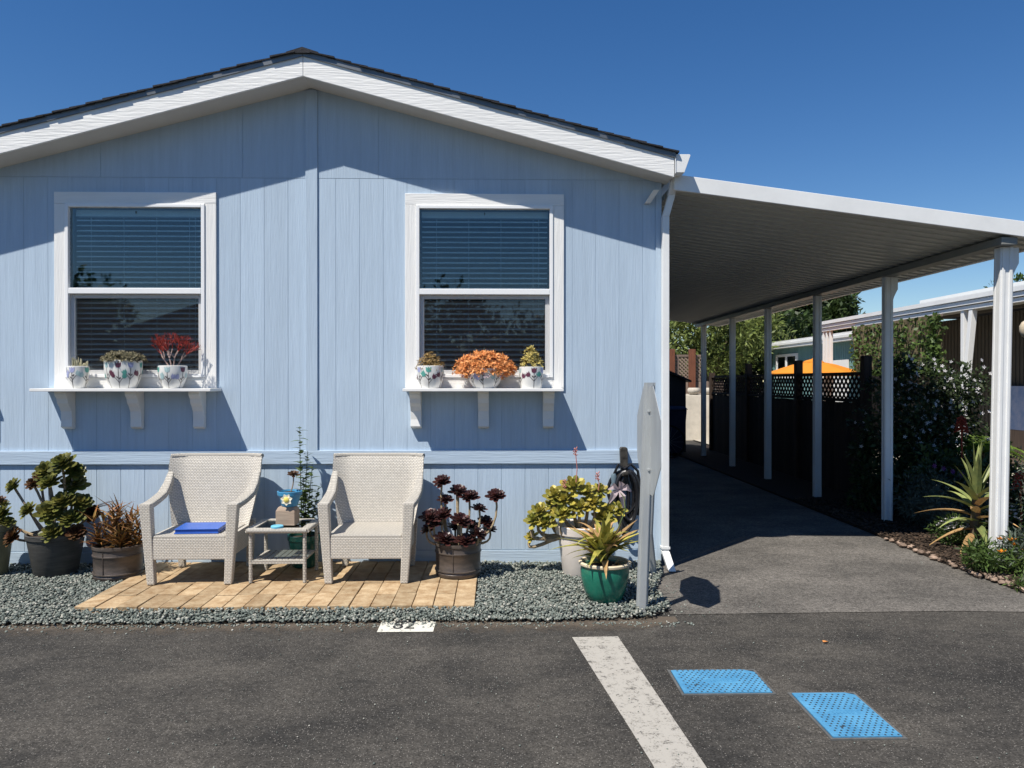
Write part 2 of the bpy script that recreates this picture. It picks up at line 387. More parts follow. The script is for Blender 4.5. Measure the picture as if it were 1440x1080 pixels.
# ------------------------------------------------------------------ ground and setting
YW = 6.5                                                        # front wall plane of the house
GB = .03                                                        # gravel base
g = MB().add([(-250, -250, 0), (250, -250, 0), (250, 250, 0), (-250, 250, 0)], [(0, 1, 2, 3)]).build('road', 'asphalt'); tag(g, kind='structure')
dv = [(1.2, 5.16), (3.2, 5.2), (4.6, 5.1), (6.5, 4.9), (6.5, 5.5), (4.1, 5.75), (3.96, 7), (3.95, 18.4), (1.43, 18.4), (1.43, 6.45), (1.25, 6.1)]
g = MB().add([(x, y, .004) for x, y in dv], [tuple(range(len(dv)))]).build('driveway', 'asphalt_drive'); tag(g, kind='structure')
gv = [(-6.5, 5.03), (-3, 5.0), (-.9, 5.02), (.4, 5.02), (1.05, 5.06), (1.22, 5.25), (1.2, 5.7), (1.38, 6.2), (1.42, 6.5), (-6.5, 6.5)]
g = MB().add([(x - (.06 if x > .9 else 0), y + (.05 if y < 5.3 else 0), .012) for x, y in gv], [tuple(range(len(gv)))]).build('gravel_bed', 'gravel_base'); tag(g, kind='structure')
bedp = [(4.0, 5.55), (9.2, 5.2), (9.2, 18.5), (3.92, 18.5), (3.95, 8), (3.93, 6.6)]
g = MB().add([(x, y, .03) for x, y in bedp] + [(x, y, -.01) for x, y in bedp], [tuple(range(6))] + [(i, i + 6, (i + 1) % 6 + 6, (i + 1) % 6) for i in range(6)]).build('garden_bed', 'mulch'); tag(g, kind='structure')

g = MB().add([(x, y, .034) for x, y in ((6.6, 10.8), (9.6, 10.8), (9.6, 30), (5.3, 30), (5.3, 13))], [(0, 1, 2, 3, 4)]).build('neighbour_patio', 'concrete'); tag(g, kind='structure')
def dirt_mat():
    m, n, l, b, out = base_mat('edge_dirt')
    b.inputs['Base Color'].default_value = (.12, .095, .07, 1); b.inputs['Roughness'].default_value = .95
    tc = n.new('ShaderNodeTexCoord'); nz = n.new('ShaderNodeTexNoise'); nz.inputs['Scale'].default_value = 9; nz.inputs['Detail'].default_value = 10; nz.inputs['Roughness'].default_value = .75; l.new(tc.outputs['Object'], nz.inputs['Vector'])
    sp = n.new('ShaderNodeSeparateXYZ'); l.new(tc.outputs['Object'], sp.inputs[0])
    mr = n.new('ShaderNodeMapRange'); mr.inputs[1].default_value = 4.72; mr.inputs[2].default_value = 5.0; mr.inputs[3].default_value = -.32; mr.inputs[4].default_value = .22; l.new(sp.outputs[1], mr.inputs[0])
    ad = n.new('ShaderNodeMath'); l.new(mr.outputs[0], ad.inputs[0]); l.new(nz.outputs[0], ad.inputs[1])
    m2 = n.new('ShaderNodeMapRange'); m2.inputs[1].default_value = .38; m2.inputs[2].default_value = .72; m2.inputs[4].default_value = .8; l.new(ad.outputs[0], m2.inputs[0])
    t = n.new('ShaderNodeBsdfTransparent'); mx = n.new('ShaderNodeMixShader'); l.new(m2.outputs[0], mx.inputs[0]); l.new(t.outputs[0], mx.inputs[1]); l.new(b.outputs[0], mx.inputs[2]); l.new(mx.outputs[0], out.inputs[0])
dirt_mat()
g = MB().add([(x, y, .0022) for x, y in ((-6.5, 4.72), (.55, 4.72), (.95, 4.86), (1.22, 5.02), (1.22, 5.12), (-6.5, 5.1))], [(0, 1, 2, 3, 4, 5)]).build('edge_dirt', 'edge_dirt'); tag(g, kind='structure')
def inpoly(X, Y, poly):
    c = np.zeros(len(X), bool); n = len(poly)
    for i in range(n):
        x0, y0 = poly[i]; x1, y1 = poly[(i + 1) % n]
        if y0 == y1: continue
        c ^= ((Y < y0) != (Y < y1)) & (X < (x1 - x0) * (Y - y0) / (y1 - y0) + x0)
    return c
t_ = (1 + 5 ** .5) / 2
ICO_V = unit(np.array([(-1, t_, 0), (1, t_, 0), (-1, -t_, 0), (1, -t_, 0), (0, -1, t_), (0, 1, t_), (0, -1, -t_), (0, 1, -t_), (t_, 0, -1), (t_, 0, 1), (-t_, 0, -1), (-t_, 0, 1)], float))
ICO_F = np.array([(0, 11, 5), (0, 5, 1), (0, 1, 7), (0, 7, 10), (0, 10, 11), (1, 5, 9), (5, 11, 4), (11, 10, 2), (10, 7, 6), (7, 1, 8), (3, 9, 4), (3, 4, 2), (3, 2, 6), (3, 6, 8), (3, 8, 9), (4, 9, 5), (2, 4, 11), (6, 2, 10), (8, 6, 7), (9, 8, 1)])
def pebbles(name, C, size, m, flat=.6, seed=1, kind='stuff', parent=None):
    r = np.random.default_rng(seed); n = len(C)
    sc = size * r.uniform(.6, 1.35, (n, 1, 1)) * np.stack([r.uniform(.75, 1.3, n), r.uniform(.75, 1.2, n), r.uniform(flat * .7, flat * 1.4, n)], 1)[:, None, :]
    V = ICO_V[None] * r.uniform(.75, 1.2, (n, 12, 1)) * sc
    a = r.uniform(0, 6.28, n); t = r.normal(0, .45, n); ca, sa, ct, st = np.cos(a), np.sin(a), np.cos(t), np.sin(t)
    x, y, z = V[..., 0], V[..., 1], V[..., 2]
    y, z = y * ct[:, None] - z * st[:, None], y * st[:, None] + z * ct[:, None]
    x, y = x * ca[:, None] - y * sa[:, None], x * sa[:, None] + y * ca[:, None]
    V = np.stack([x, y, z], 2) + C[:, None, :]
    return np_mesh(name, V.reshape(-1, 3), (ICO_F[None] + (np.arange(n) * 12)[:, None, None]).reshape(-1, 3), m, parent, kind)
PX0, PX1, PY0, PY1 = -2.88, -.15, 5.19, 6.42                     # patio
n = 92000
X = rng.uniform(-5.2, 1.45, n); Y = rng.uniform(4.96, 6.5, n)
jit = .008 * np.sin(X * 5) + rng.normal(0, .012, len(X))
k = inpoly(X, Y + jit, gv) & ~((X > PX0 - .0) & (X < PX1 + .005) & (Y > PY0) & (Y < PY1 + .1))
X, Y = X[k], Y[k]; Z = .02 + .042 * rng.uniform(0, 1, len(X)) * np.clip((Y - 4.98) / .12, .15, 1)
g = pebbles('gravel', np.stack([X, Y, Z], 1), .0092, 'gravel', .7); tag(g, 'loose grey green gravel around the patio', 'gravel')
n = 700; X = np.concatenate([rng.uniform(-4.6, 1.3, n), rng.normal(1.3, .1, 60)]); Y = np.concatenate([5.0 - np.abs(rng.normal(0, .07, n)) ** 1.15, rng.uniform(5.1, 6.2, 60)])
g = pebbles('stray_gravel', np.stack([X, Y, np.full(len(X), .005)], 1), .007, 'gravel', .7, 5); tag(g, 'stray gravel stones spilled on the asphalt edge', 'gravel')
n = 9000; X = rng.uniform(3.9, 5.6, n); Y = rng.uniform(5.6, 10, n); k = inpoly(X, Y, bedp); X, Y = X[k], Y[k]
g = pebbles('mulch_chips', np.stack([X, Y, .03 + .02 * rng.uniform(0, 1, len(X))], 1), .017, 'mulch_chip', .4, 6); tag(g, 'dark bark mulch covering the garden bed', 'mulch')

# ------------------------------------------------------------------ the blue house
AX, SLOPE, ZA = -1.58, .265, 4.104                                # apex x, pitch, fascia bottom height at the apex
XL, XR = 2 * AX - 1.423, 1.423
YF = 6.205                                                        # front of the gable fascia
zs = lambda x: ZA - SLOPE * abs(x - AX)
house = thing('mobile_home', 'pale blue gabled mobile home with two white framed windows', 'house', (AX, 12, 0))
WIN = [(-3.07, 'l'), (-.10, 'r')]
HOLES = [(c - .575, c + .575, 1.655, 3.10) for c, _ in WIN]
class Each:                                                       # builds every strip as an object of its own
    def __init__(s, name, m, bevel): s.a = (name, m, bevel)
    def prism_y(s, poly, y0, y1): MB().prism_y(poly, y0, y1).build(s.a[0], s.a[1], house, bevel=s.a[2])
def column(mb, x0, x1, z0, z1, y0, y1):                           # wall strip x0..x1 minus the window holes; z1 None = up to the roof slope
    xs = sorted({x0, x1} | {h for H in HOLES for h in H[:2] if x0 < h < x1} | ({AX} if x0 < AX < x1 else set()))
    for a, b in zip(xs, xs[1:]):
        iv = [(z0, z1)]; m_ = (a + b) / 2
        for H in HOLES:
            if H[0] < m_ < H[1]:
                nv = []
                for p, q in iv:
                    qq = 9 if q is None else q
                    if H[2] <= p and H[3] >= qq: continue
                    if H[3] <= p or H[2] >= qq: nv.append((p, q)); continue
                    if H[2] > p: nv.append((p, H[2]))
                    if H[3] < qq: nv.append((H[3], q))
                iv = nv
        for p, q in iv:
            ta = zs(a) + .05 if q is None else q; tb = zs(b) + .05 if q is None else q
            mb.prism_y([(a, p), (b, p), (b, tb), (a, ta)], y0, y1)
mb = MB(); column(mb, XL, XR, .0, None, YW + .0025, YW + .1); mb.build('front_wall', 'dark_backing', house)
mb = MB().box(XR - .08, XR, YW + .1, 18, 0, zs(XR) + .05); mb.build('side_wall', 'siding', house)
mb = MB().box(XL, XL + .08, YW + .1, 18, 0, zs(XR) + .05); mb.build('side_wall', 'siding', house)
mb = MB().prism_y([(XL, 0), (XR, 0), (XR, zs(XR)), (AX, ZA), (XL, zs(XL))], 18.0, 18.1); mb.build('rear_wall', 'siding', house)
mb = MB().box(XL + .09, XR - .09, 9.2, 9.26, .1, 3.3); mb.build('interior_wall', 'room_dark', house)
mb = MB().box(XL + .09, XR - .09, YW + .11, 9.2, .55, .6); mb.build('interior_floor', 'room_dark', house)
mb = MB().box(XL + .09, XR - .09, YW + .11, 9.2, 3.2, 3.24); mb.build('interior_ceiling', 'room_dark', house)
PIT, GAP = .2032, .0028
xs = [AX]
while xs[-1] + PIT < XR - .05: xs.append(xs[-1] + PIT)
xs.append(XR)
while xs[0] - PIT > XL + .05: xs.insert(0, xs[0] - PIT)
xs.insert(0, XL)
for a, b in zip(xs, xs[1:]):
    for z0, z1, gp in ((1.01, 3.346, .0010), (.158, .905, .0024)):
        column(Each('siding_plank', 'siding', .0015), a + gp, b - gp, z0, z1, YW, YW + .0022)
seams = [XL, -3.37, -2.17, AX, -1.01, .196, XR]
for a, b in zip(seams, seams[1:]):
    column(Each('gable_panel', 'siding', 0), a + .0015, b - .0015, 3.350, None, YW - .001, YW + .0022)
MB().box(XL, XR, YW - .022, YW, .900, 1.016).build('belt_board', 'siding_trim', house, bevel=.003)
MB().box(XL, XR, YW - .006, YW + .0022, .0, .152).build('skirt_board', 'siding_trim', house, bevel=.002)
MB().prism_y([(-1.632, 1.018), (-1.531, 1.018), (-1.531, zs(-1.531)), (AX, ZA), (-1.632, zs(-1.632))], YW - .016, YW - .002).build('centre_batten', 'siding', house, bevel=.002)
MB().box(XR - .045, XR + .004, YW - .012, YW - .002, .05, zs(XR) + .02).build('corner_board', 'siding', house, bevel=.002)
# gable overhang
for s in (-1, 1):
    X1 = AX + s * 3.05
    f = lambda x, dz: (x, zs(x) + dz)
    def slab(name, m, dz0, dz1, y0, y1, xa=AX, xb=X1, **kw):
        p = [f(xa, dz0), f(xb, dz0), f(xb, dz1), f(xa, dz1)]
        if s < 0: p = p[::-1]
        return MB().prism_y(p, y0, y1).build(name, m, house, **kw)
    slab('fascia_board', 'white_wood_slope', 0, .178, YF, YF + .022, AX + s * .0015, bevel=.003)
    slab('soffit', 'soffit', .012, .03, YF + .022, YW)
    slab('roof_deck', 'soffit', .178, .196, YF + .005, 18.1)
    slab('drip_edge', 'drip_edge', .160, .204, YF - .012, YF - .003, AX + s * .002, X1 + s * .012)
    ncs = 23
    for i in range(ncs):                                          # shingle courses from the eave up
        sa = 3.085 - i * .1345; sb = max(sa - .20, .0)
        xa, xb = AX + s * sa, AX + s * sb
        p = [(xa, zs(xa) + .206), (xb, zs(xb) + .198), (xb, zs(xb) + .206), (xa, zs(xa) + .220)]
        if s > 0: p = p[::-1]
        MB().prism_y(p, YF - .025 + random.uniform(-.012, .008), 18.12).build('shingle_course', 'shingle', house)
MB().prism_y([(AX - .13, zs(AX - .13) + .212), (AX + .13, zs(AX + .13) + .212), (AX + .13, zs(AX + .13) + .220), (AX, ZA + .226), (AX - .13, zs(AX - .13) + .220)], YF - .03, 18.12).build('ridge_cap', 'shingle', house)
# gutter and downspout
gt = MB().prism_y([(1.476, 3.335), (1.555, 3.335), (1.605, 3.475), (1.600, 3.485), (1.476, 3.485)], YF + .0, 18.0).build('gutter', 'white_metal', house, bevel=.002)
MB().box(1.474, 1.481, YF - .008, YF - .002, 3.325, 3.50).build('gutter_strap', 'white_metal', gt)
def rect_path(mb, pts, w, d):                                     # rectangular pipe along pts
    for (a, b) in zip(pts, pts[1:]): mb.frustum(a, (w, d), b, (w, d))
mb = MB(); rect_path(mb, [(1.452, 6.455, .12), (1.452, 6.455, 3.02), (1.50, 6.44, 3.20), (1.515, 6.38, 3.34)], .058, .062)
dsp = mb.build('downspout', 'white_metal', house, bevel=.004)
MB().frustum((1.478, 6.33, .012), (.062, .085), (1.452, 6.452, .15), (.064, .07)).build('elbow', 'white_metal', dsp, bevel=.004)
MB().box(1.416, 1.488, 6.418, 6.492, .17, .19).build('strap', 'white_metal', dsp)
MB().frustum((1.36, 6.40, 3.235), (.05, .05), (1.30, 6.47, 3.14), (.05, .05)).build('eave_bracket', 'white_metal', house, bevel=.003)

# windows, blinds and shelves
for wi, (c, side) in enumerate(WIN):
    hw = .682
    yt0, yt1 = YW - .022, YW - .001
    win = MB()
    for x0, x1, z0, z1 in ((c - .588, c - .558, 1.64, 3.118), (c + .558, c + .588, 1.64, 3.118), (c - .558, c + .558, 3.088, 3.118), (c - .558, c + .558, 1.64, 1.672), (c - .558, c + .558, 2.352, 2.402)):
        win.box(x0, x1, YW - .034, YW + .05, z0, z1)
    win = win.build('window', 'white_vinyl', house, bevel=.004)
    for x0, x1, z0, z1, m in ((c - hw, c - .5885, 1.55, 3.105, 'white_wood_v'), (c + .5885, c + hw, 1.55, 3.105, 'white_wood_v'), (c - hw, c + hw, 3.1185, 3.218, 'white_wood_h'), (c - .588, c + .588, 1.55, 1.6385, 'white_wood_h')):
        if z1 == 3.105: z1 = 3.1175
        MB().box(x0, x1, yt0, yt1, z0, z1).build('window_trim', m, win, bevel=.003)
    sash = MB()
    for x0, x1, z0, z1 in ((c - .557, c - .522, 1.673, 2.351), (c + .522, c + .557, 1.673, 2.351), (c - .522, c + .522, 1.673, 1.705), (c - .522, c + .522, 2.318, 2.351)):
        sash.box(x0, x1, YW + .004, YW + .04, z0, z1)
    sash.build('lower_sash', 'white_vinyl', win, bevel=.003)
    MB().box(c - .557, c + .557, YW + .0, YW + .006, 2.403, 3.087).build('pane', 'glass', win)
    MB().box(c - .521, c + .521, YW + .022, YW + .028, 1.706, 2.317).build('pane', 'glass', win)
    MB().add([(c - .556, YW - .008, 1.673), (c + .556, YW - .008, 1.673), (c + .556, YW - .008, 2.351), (c - .556, YW - .008, 2.351)], [(0, 1, 2, 3)]).build('insect_screen', 'insect_mesh', win)
    MB().box(c - .005, c + .003, YW - .006, YW - .001, 3.04, 3.06).build('sash_clip', 'hose_black', win)
    bl = thing('venetian_blind', 'open white venetian blind behind the ' + ('window over the red pencil plant' if side == 'l' else 'window over the orange sedum'), 'blind', (c, YW + .1, 3.05), group='window blinds')
    MB().box(c - .55, c + .55, YW + .075, YW + .125, 3.03, 3.085).build('headrail', 'blind_white', bl)
    me = None
    z = 2.995
    while z > 1.74:
        if me is None:
            o = MB().hexa([(c - .545, YW + .075, z - .0055), (c + .545, YW + .075, z - .0055), (c + .545, YW + .122, z + .0075), (c - .545, YW + .122, z + .0075),
                           (c - .545, YW + .075, z + .0055), (c + .545, YW + .075, z + .0055), (c + .545, YW + .122, z + .0155), (c - .545, YW + .122, z + .0155)]).build('slat', 'blind_white', bl); me = o; z00 = z
        else:
            o = me.copy(); COL.objects.link(o); o.parent = bl; o.location = (0, 0, z - z00)
        z -= .0445
    MB().box(c - .545, c + .545, YW + .08, YW + .12, 1.70, 1.722).build('bottom_rail', 'blind_white', bl)
    for dx in (-.42, -.14, .14, .42, .47):
        MB().box(c + dx - .0012, c + dx + .0012, YW + .073, YW + .0745, 1.72, 3.03).build('cord', 'blind_white', bl)
    # shelf
    x0, x1 = (c - .75, c + .72) if side == 'l' else (c - .675, c + .66)
    sh = MB().box(x0, x1, 6.245, YW - .0006, 1.525, 1.549).build('window_shelf', 'white_paint', house, bevel=.003)
    bx = (c - .56, c + .02, c + .545) if side == 'l' else (c - .585, c - .01, c + .545)
    prof = [(0, 0), (.155, 0), (.155, -.03), (.125, -.06), (.115, -.10), (.085, -.13), (.062, -.17), (.055, -.24), (.060, -.30), (.030, -.318), (0, -.318)]
    for q in bx:
        MB().prism_x([(YW - .002 - y, 1.524 + z) for y, z in prof], q - .046, q + .046).build('bracket', 'white_paint', sh, bevel=.003)

# ------------------------------------------------------------------ carport
cp = thing('carport', 'white metal carport roof on six slim posts beside the blue house', 'carport', (4.39, 11, 0))
CY0, CY1 = 6.36, 16.3
zc = lambda x: 3.235 - .128 * (x - 1.5)
def sloped(mb, x0, x1, y0, y1, dz0, dz1):
    return mb.hexa([(x0, y0, zc(x0) + dz0), (x1, y0, zc(x1) + dz0), (x1, y1, zc(x1) + dz0), (x0, y1, zc(x0) + dz0), (x0, y0, zc(x0) + dz1), (x1, y0, zc(x1) + dz1), (x1, y1, zc(x1) + dz1), (x0, y1, zc(x0) + dz1)])
sloped(MB(), 1.5, 4.85, CY0 - .03, CY0, -.012, .120).build('front_fascia', 'white_metal', cp, bevel=.004)
sloped(MB(), 1.5, 4.85, CY1, CY1 + .03, -.01, .135).build('rear_fascia', 'white_metal', cp)
np_ = 62; dy = (CY1 - CY0) / np_
pan = None
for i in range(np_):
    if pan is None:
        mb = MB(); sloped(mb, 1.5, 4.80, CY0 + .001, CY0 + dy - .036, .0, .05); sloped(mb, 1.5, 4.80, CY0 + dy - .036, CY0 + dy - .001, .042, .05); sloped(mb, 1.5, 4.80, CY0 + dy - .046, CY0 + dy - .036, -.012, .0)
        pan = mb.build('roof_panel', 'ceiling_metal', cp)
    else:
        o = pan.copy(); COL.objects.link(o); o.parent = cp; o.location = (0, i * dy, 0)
MB().box(4.32, 4.46, CY0 + .002, CY1 - .002, 2.778, 2.845).build('beam', 'beam_metal', cp, bevel=.004)
MB().box(4.80, 4.86, CY0 + .001, CY1, 2.80, 2.95).build('outer_gutter', 'white_metal', cp, bevel=.004)
for i, px in enumerate((1413, 1253.5, 1153, 1082.5, 1032, 991)):
    Y = 4.39 * F / (px - 698); wd = .108 if i == 0 else .088
    mb = MB(); h = wd / 2; lean = .05 if i == 0 else 0
    for dx, dyy, ww, dd in ((0, 0, wd, wd - .024), (-.3 * wd, 0, wd * .24, wd), (.3 * wd, 0, wd * .24, wd), (0, -.3 * wd, wd + .008, wd * .22), (0, .3 * wd, wd + .008, wd * .22)):
        mb.frustum((4.39 + dx, Y + dyy, .0), (ww, dd), (4.39 + lean + dx, Y + dyy, 2.776), (ww, dd))
    po = mb.build('post', 'white_metal', cp, bevel=.003)
    if i < 2:
        MB().prism_y([(4.39 + lean + h, 2.774), (4.39 + lean + h, 2.50), (4.39 + lean + h + .02, 2.56), (4.39 + lean + h + .06, 2.64), (4.39 + lean + h + .06, 2.774)], Y - .03, Y + .03).build('post_bracket', 'white_metal', po, bevel=.003)

# ------------------------------------------------------------------ patio pavers
pat = tag(MB().box(PX0, PX1, PY0, PY1 + .07, .0, .045).build('patio', 'terracotta_dust'), kind='structure')
ncol = 19; cw = (PX1 - PX0) / ncol; rows = [PY0, PY0 + .30, PY0 + .60, PY0 + .90, PY1 + .06]
for i in range(ncol):
    off = random.uniform(-.025, .025)
    for j in range(4):
        y0 = rows[j] + (off if j else 0) + .003; y1 = rows[j + 1] + (off if j < 3 else 0) - .003
        x0 = PX0 + i * cw + .0025; x1 = x0 + cw - .005; t = .068 + random.uniform(-.003, .004)
        MB().hexa([(x0, y0, .04), (x1, y0, .04), (x1, y1, .04), (x0, y1, .04)] + [(x + random.uniform(-.002, .002), y + random.uniform(-.003, .003), t + random.uniform(-.0015, .0015)) for x, y in ((x0, y0), (x1, y0), (x1, y1), (x0, y1))]).build('paver', 'paver', pat, bevel=.004)
ZP = .0715

# ------------------------------------------------------------------ wicker chairs
def make_chair():
    t = thing('wicker_armchair', '', 'chair', (0, 0, 0))
    kw = dict(parent=t, world=False, uv=True)
    nu, nv = 19, 10; mb = MB(); front = []; 
    def bp(u, v, th):
        z = .30 + .615 * v
        hw = .29 + .085 * min(1, v / .75) ** .8
        fw = max(0, (abs(u) - .72) / .28)
        y = .185 + .115 * v - .085 * fw ** 1.3 * (1.0 - .35 * v) + th
        if v > .93: y += .012
        return (u * hw, y, z)
    for th in (0, .03):
        for j in range(nv):
            for i in range(nu): mb.v.append(bp(-1 + 2 * i / (nu - 1), j / (nv - 1), th))
    N = nu * nv
    for j in range(nv - 1):
        for i in range(nu - 1):
            a = j * nu + i; mb.f += [(a, a + 1, a + nu + 1, a + nu), (N + a + nu, N + a + nu + 1, N + a + 1, N + a)]
    for j in range(nv - 1):
        a = j * nu; b = a + nu - 1; mb.f += [(a, a + nu, N + a + nu, N + a), (b, N + b, N + b + nu, b + nu)]
    for i in range(nu - 1):
        a = (nv - 1) * nu + i; mb.f += [(a, a + 1, N + a + 1, N + a), (i + 1, i, N + i, N + i + 1)]
    mb.build('backrest', 'wicker', smooth=True, **kw)
    mb = MB(); mb.tube([bp(-1 + 2 * i / 12, 1, .015) for i in range(13)], .019, 8); mb.build('top_rim', 'wicker_band', smooth=True, **kw)
    for s in (-1, 1):
        mb = MB(); pts = [(s * .352, .215, .80), (s * .350, .13, .715), (s * .344, .02, .655), (s * .337, -.14, .627), (s * .326, -.30, .612)]
        secs = [(.05, .10), (.066, .075), (.078, .05), (.082, .046), (.084, .046)]
        o = 0
        for (x, y, z), (w_, h_) in zip(pts, secs):
            mb.v += [(x - w_ / 2, y, z - h_), (x + w_ / 2, y, z - h_), (x + w_ / 2, y, z), (x - w_ / 2, y, z)]
        for i in range(len(pts) - 1):
            a = i * 4
            for q in range(4): mb.f.append((a + q, a + (q + 1) % 4, a + 4 + (q + 1) % 4, a + 4 + q)[::-1])
        mb.f += [(0, 1, 2, 3), (19, 18, 17, 16)]
        mb.build('arm', 'wicker_band', bevel=.012, **kw)
        mb = MB().frustum((s * .286, -.300, 0), (.058, .055), (s * .325, -.305, .615), (.084, .075)); mb.build('leg', 'wicker', bevel=.008, **kw)
        mb = MB().frustum((s * .275, .255, 0), (.05, .05), (s * .30, .225, .40), (.06, .06)); mb.build('leg', 'wicker', bevel=.008, **kw)
        mb = MB().box(s * .288 - .014, s * .288 + .014, -.27, .22, .20, .362); mb.build('side_apron', 'wicker', **kw)
    MB().box(-.272, .272, -.325, .215, .335, .372).build('seat', 'wicker_band', bevel=.01, **kw)
    MB().box(-.285, .285, -.326, -.292, .19, .350).build('front_apron', 'wicker', bevel=.006, **kw)
    return t
def copy_tree(o, parent=None):
    c = o.copy(); COL.objects.link(c); c.parent = parent
    for ch in [x for x in bpy.data.objects if x.parent == o]: copy_tree(ch, c)
    return c
ch1 = make_chair(); ch1.location = (-2.325, 6.06, ZP); ch1.rotation_euler = (0, 0, R(1))
ch2 = copy_tree(ch1); ch2.location = (-.985, 6.06, ZP); ch2.rotation_euler = (0, 0, R(-.5))
tag(ch1, 'pale wicker armchair with a blue folder on its seat', 'chair', 'wicker armchairs on the patio')
tag(ch2, 'empty pale wicker armchair beside the black aeonium pot', 'chair', 'wicker armchairs on the patio')
fo = thing('folder', 'bright blue folder lying on the wicker chair seat', 'folder', (-2.30, 5.92, ZP + .374), R(3))
MB().box(-.16, .17, -.13, .12, .0, .009).build('cover', 'folder_blue', fo, world=False, bevel=.003)
MB().box(-.155, .165, -.122, .118, .0095, .031).build('page_block', 'folder_blue', fo, world=False, bevel=.003)
MB().hexa([(-.16, -.13, .0315), (.17, -.13, .0315), (.17, .12, .036), (-.16, .12, .036), (-.16, -.13, .037), (.17, -.13, .037), (.17, .12, .042), (-.16, .12, .042)]).build('cover', 'folder_blue', fo, world=False, bevel=.003)

# ------------------------------------------------------------------ side table and what stands on it
TX, TY = -1.67, 5.98
tb = thing('side_table', 'small wicker side table with glass top between the armchairs', 'table', (TX, TY, ZP))
kw = dict(parent=tb, world=False, uv=True)
for sx in (-1, 1):
    for sy in (-1, 1):
        MB().tube([(sx * .205, sy * .19, 0), (sx * .205, sy * .19, .40)], .0145, 10).build('leg', 'wicker_band', smooth=False, **kw)
mb = MB()
for a, b in (((-.225, -.21), (.225, -.21)), ((.225, -.21), (.225, .21)), ((.225, .21), (-.225, .21)), ((-.225, .21), (-.225, -.21))):
    mb.tube([(a[0], a[1], .398), (b[0], b[1], .398)], .018, 8)
mb.box(-.222, .222, -.205, -.165, .395, .414); mb.box(-.222, .222, .165, .205, .395, .414); mb.box(-.222, -.18, -.165, .165, .395, .414); mb.box(.18, .222, -.165, .165, .395, .414)
mb.build('top_frame', 'wicker_band', **kw)
MB().box(-.18, .18, -.165, .165, .402, .409).build('glass_top', 'glass_table', parent=tb, world=False)
MB().box(-.20, .20, -.20, -.17, .145, .17).build('shelf_rail', 'wicker_band', **kw)
for i in range(9):
    MB().box(-.20 + i * .0445, -.20 + i * .0445 + .038, -.169, .195, .15, .164).build('shelf_slat', 'wicker_band', **kw)
zt = ZP + .4155
bk = tag(MB().box(-.078, .072, -.06, .06, 0, .112).frustum((-.003, 0, .112), (.15, .12), (-.003, 0, .142), (.118, .09)).build('wood_block', 'block_wood', bevel=.003), 'weathered wooden block on the side table under the blue flowerpot', 'block')
bk.location = (TX + .035, TY - .03, zt); bk.rotation_euler = (0, 0, R(-4))
ld = tag(MB().lathe([(.045, 0), (.047, .002), (.047, .014), (.044, .017)], n=24).build('jar_lid', 'lid_blue', smooth=True), 'light blue round lid on the wicker table edge', 'lid'); ld.location = (TX - .01, TY - .17, zt)

def pot_lathe(name, prof, m, parent, n=32, sx=1, sy=1, **kw):
    return MB().lathe(prof, (0, 0, 0), n, sx, sy).build(name, m, parent, smooth=True, world=False, **kw)
def soil(parent, r, z, sy=1):
    return MB().lathe([(r, z - .01), (r * .99, z), (r * .5, z + .012), (.004, z + .015)], n=24, sy=sy).build('soil', 'soil', parent, world=False, smooth=True)
bp_ = thing('blue_flowerpot', 'small blue pot with yellow flower holding a lone stemmed rosette', 'flowerpot', (TX + .045, TY - .02, zt + .143))
pt = pot_lathe('pot', [(.0, 0), (.060, 0), (.064, .006), (.083, .085), (.094, .088), (.096, .116), (.086, .118), (.078, .095), (.0, .095)], 'pot_blue', bp_)
soil(bp_, .078, .098)
mb = MB()
for i in range(7):
    a = i * 2 * math.pi / 7 + .2; c_, s_ = math.cos(a), math.sin(a)
    mb.add([(0, -.088, .062), (c_ * .028 - s_ * .017, -.094, .062 + s_ * .028 + c_ * .017), (c_ * .047, -.093, .062 + s_ * .047), (c_ * .028 + s_ * .017, -.094, .062 + s_ * .028 - c_ * .017)], [(0, 1, 2, 3)])
mb.build('flower_petals', 'petal_cream', pt, world=False, solid=.006)
MB().lathe([(.0, 0), (.020, 0), (.021, .006), (.012, .011), (0, .012)], n=16).build('flower_heart', 'petal_yellow', pt, world=False, smooth=True).matrix_local = Matrix.Translation((0, -.094, .062)) @ Matrix.Rotation(R(90), 4, 'X')

# ------------------------------------------------------------------ succulent builders
def rosette(mb, c, rad, up=(0, 0, 1), n=30, cup=.5, wid=.55):
    c = Vector(c); up = Vector(up).normalized(); q = up.to_track_quat('Z', 'Y').to_matrix()
    for i in range(n):
        t = i / (n - 1); a = i * 2.39996; L = rad * (1 - .62 * t) * random.uniform(.9, 1.08)
        el = R(-12 + 85 * t ** 1.3 * (.5 + cup)); d = Vector((math.cos(a) * math.cos(el), math.sin(a) * math.cos(el), math.sin(el)))
        sd = Vector((-math.sin(a), math.cos(a), 0)); nn = sd.cross(d) * -1
        w_ = L * wid
        pts = [d * .04 * L - sd * w_ * .15, d * .04 * L + sd * w_ * .15, d * .62 * L + sd * w_ * .5 + nn * L * .05, d * L * .92 + sd * w_ * .32 + nn * L * .13, d * L * 1.02 + nn * L * .16, d * L * .92 - sd * w_ * .32 + nn * L * .13, d * .62 * L - sd * w_ * .5 + nn * L * .05, d * .6 * L - nn * L * .02]
        o = Vector((0, 0, rad * .10 * t))
        mb.add([c + q @ (p + o) for p in pts], [(0, 1, 2, 7), (0, 7, 6), (7, 2, 3, 4), (7, 4, 5, 6)])
    return mb
def curve(p0, p1, bend=(0, 0, 0), k=6):
    p0, p1, b = Vector(p0), Vector(p1), Vector(bend)
    return [p0.lerp(p1, t / k) + b * (4 * (t / k) * (1 - t / k)) for t in range(k + 1)]
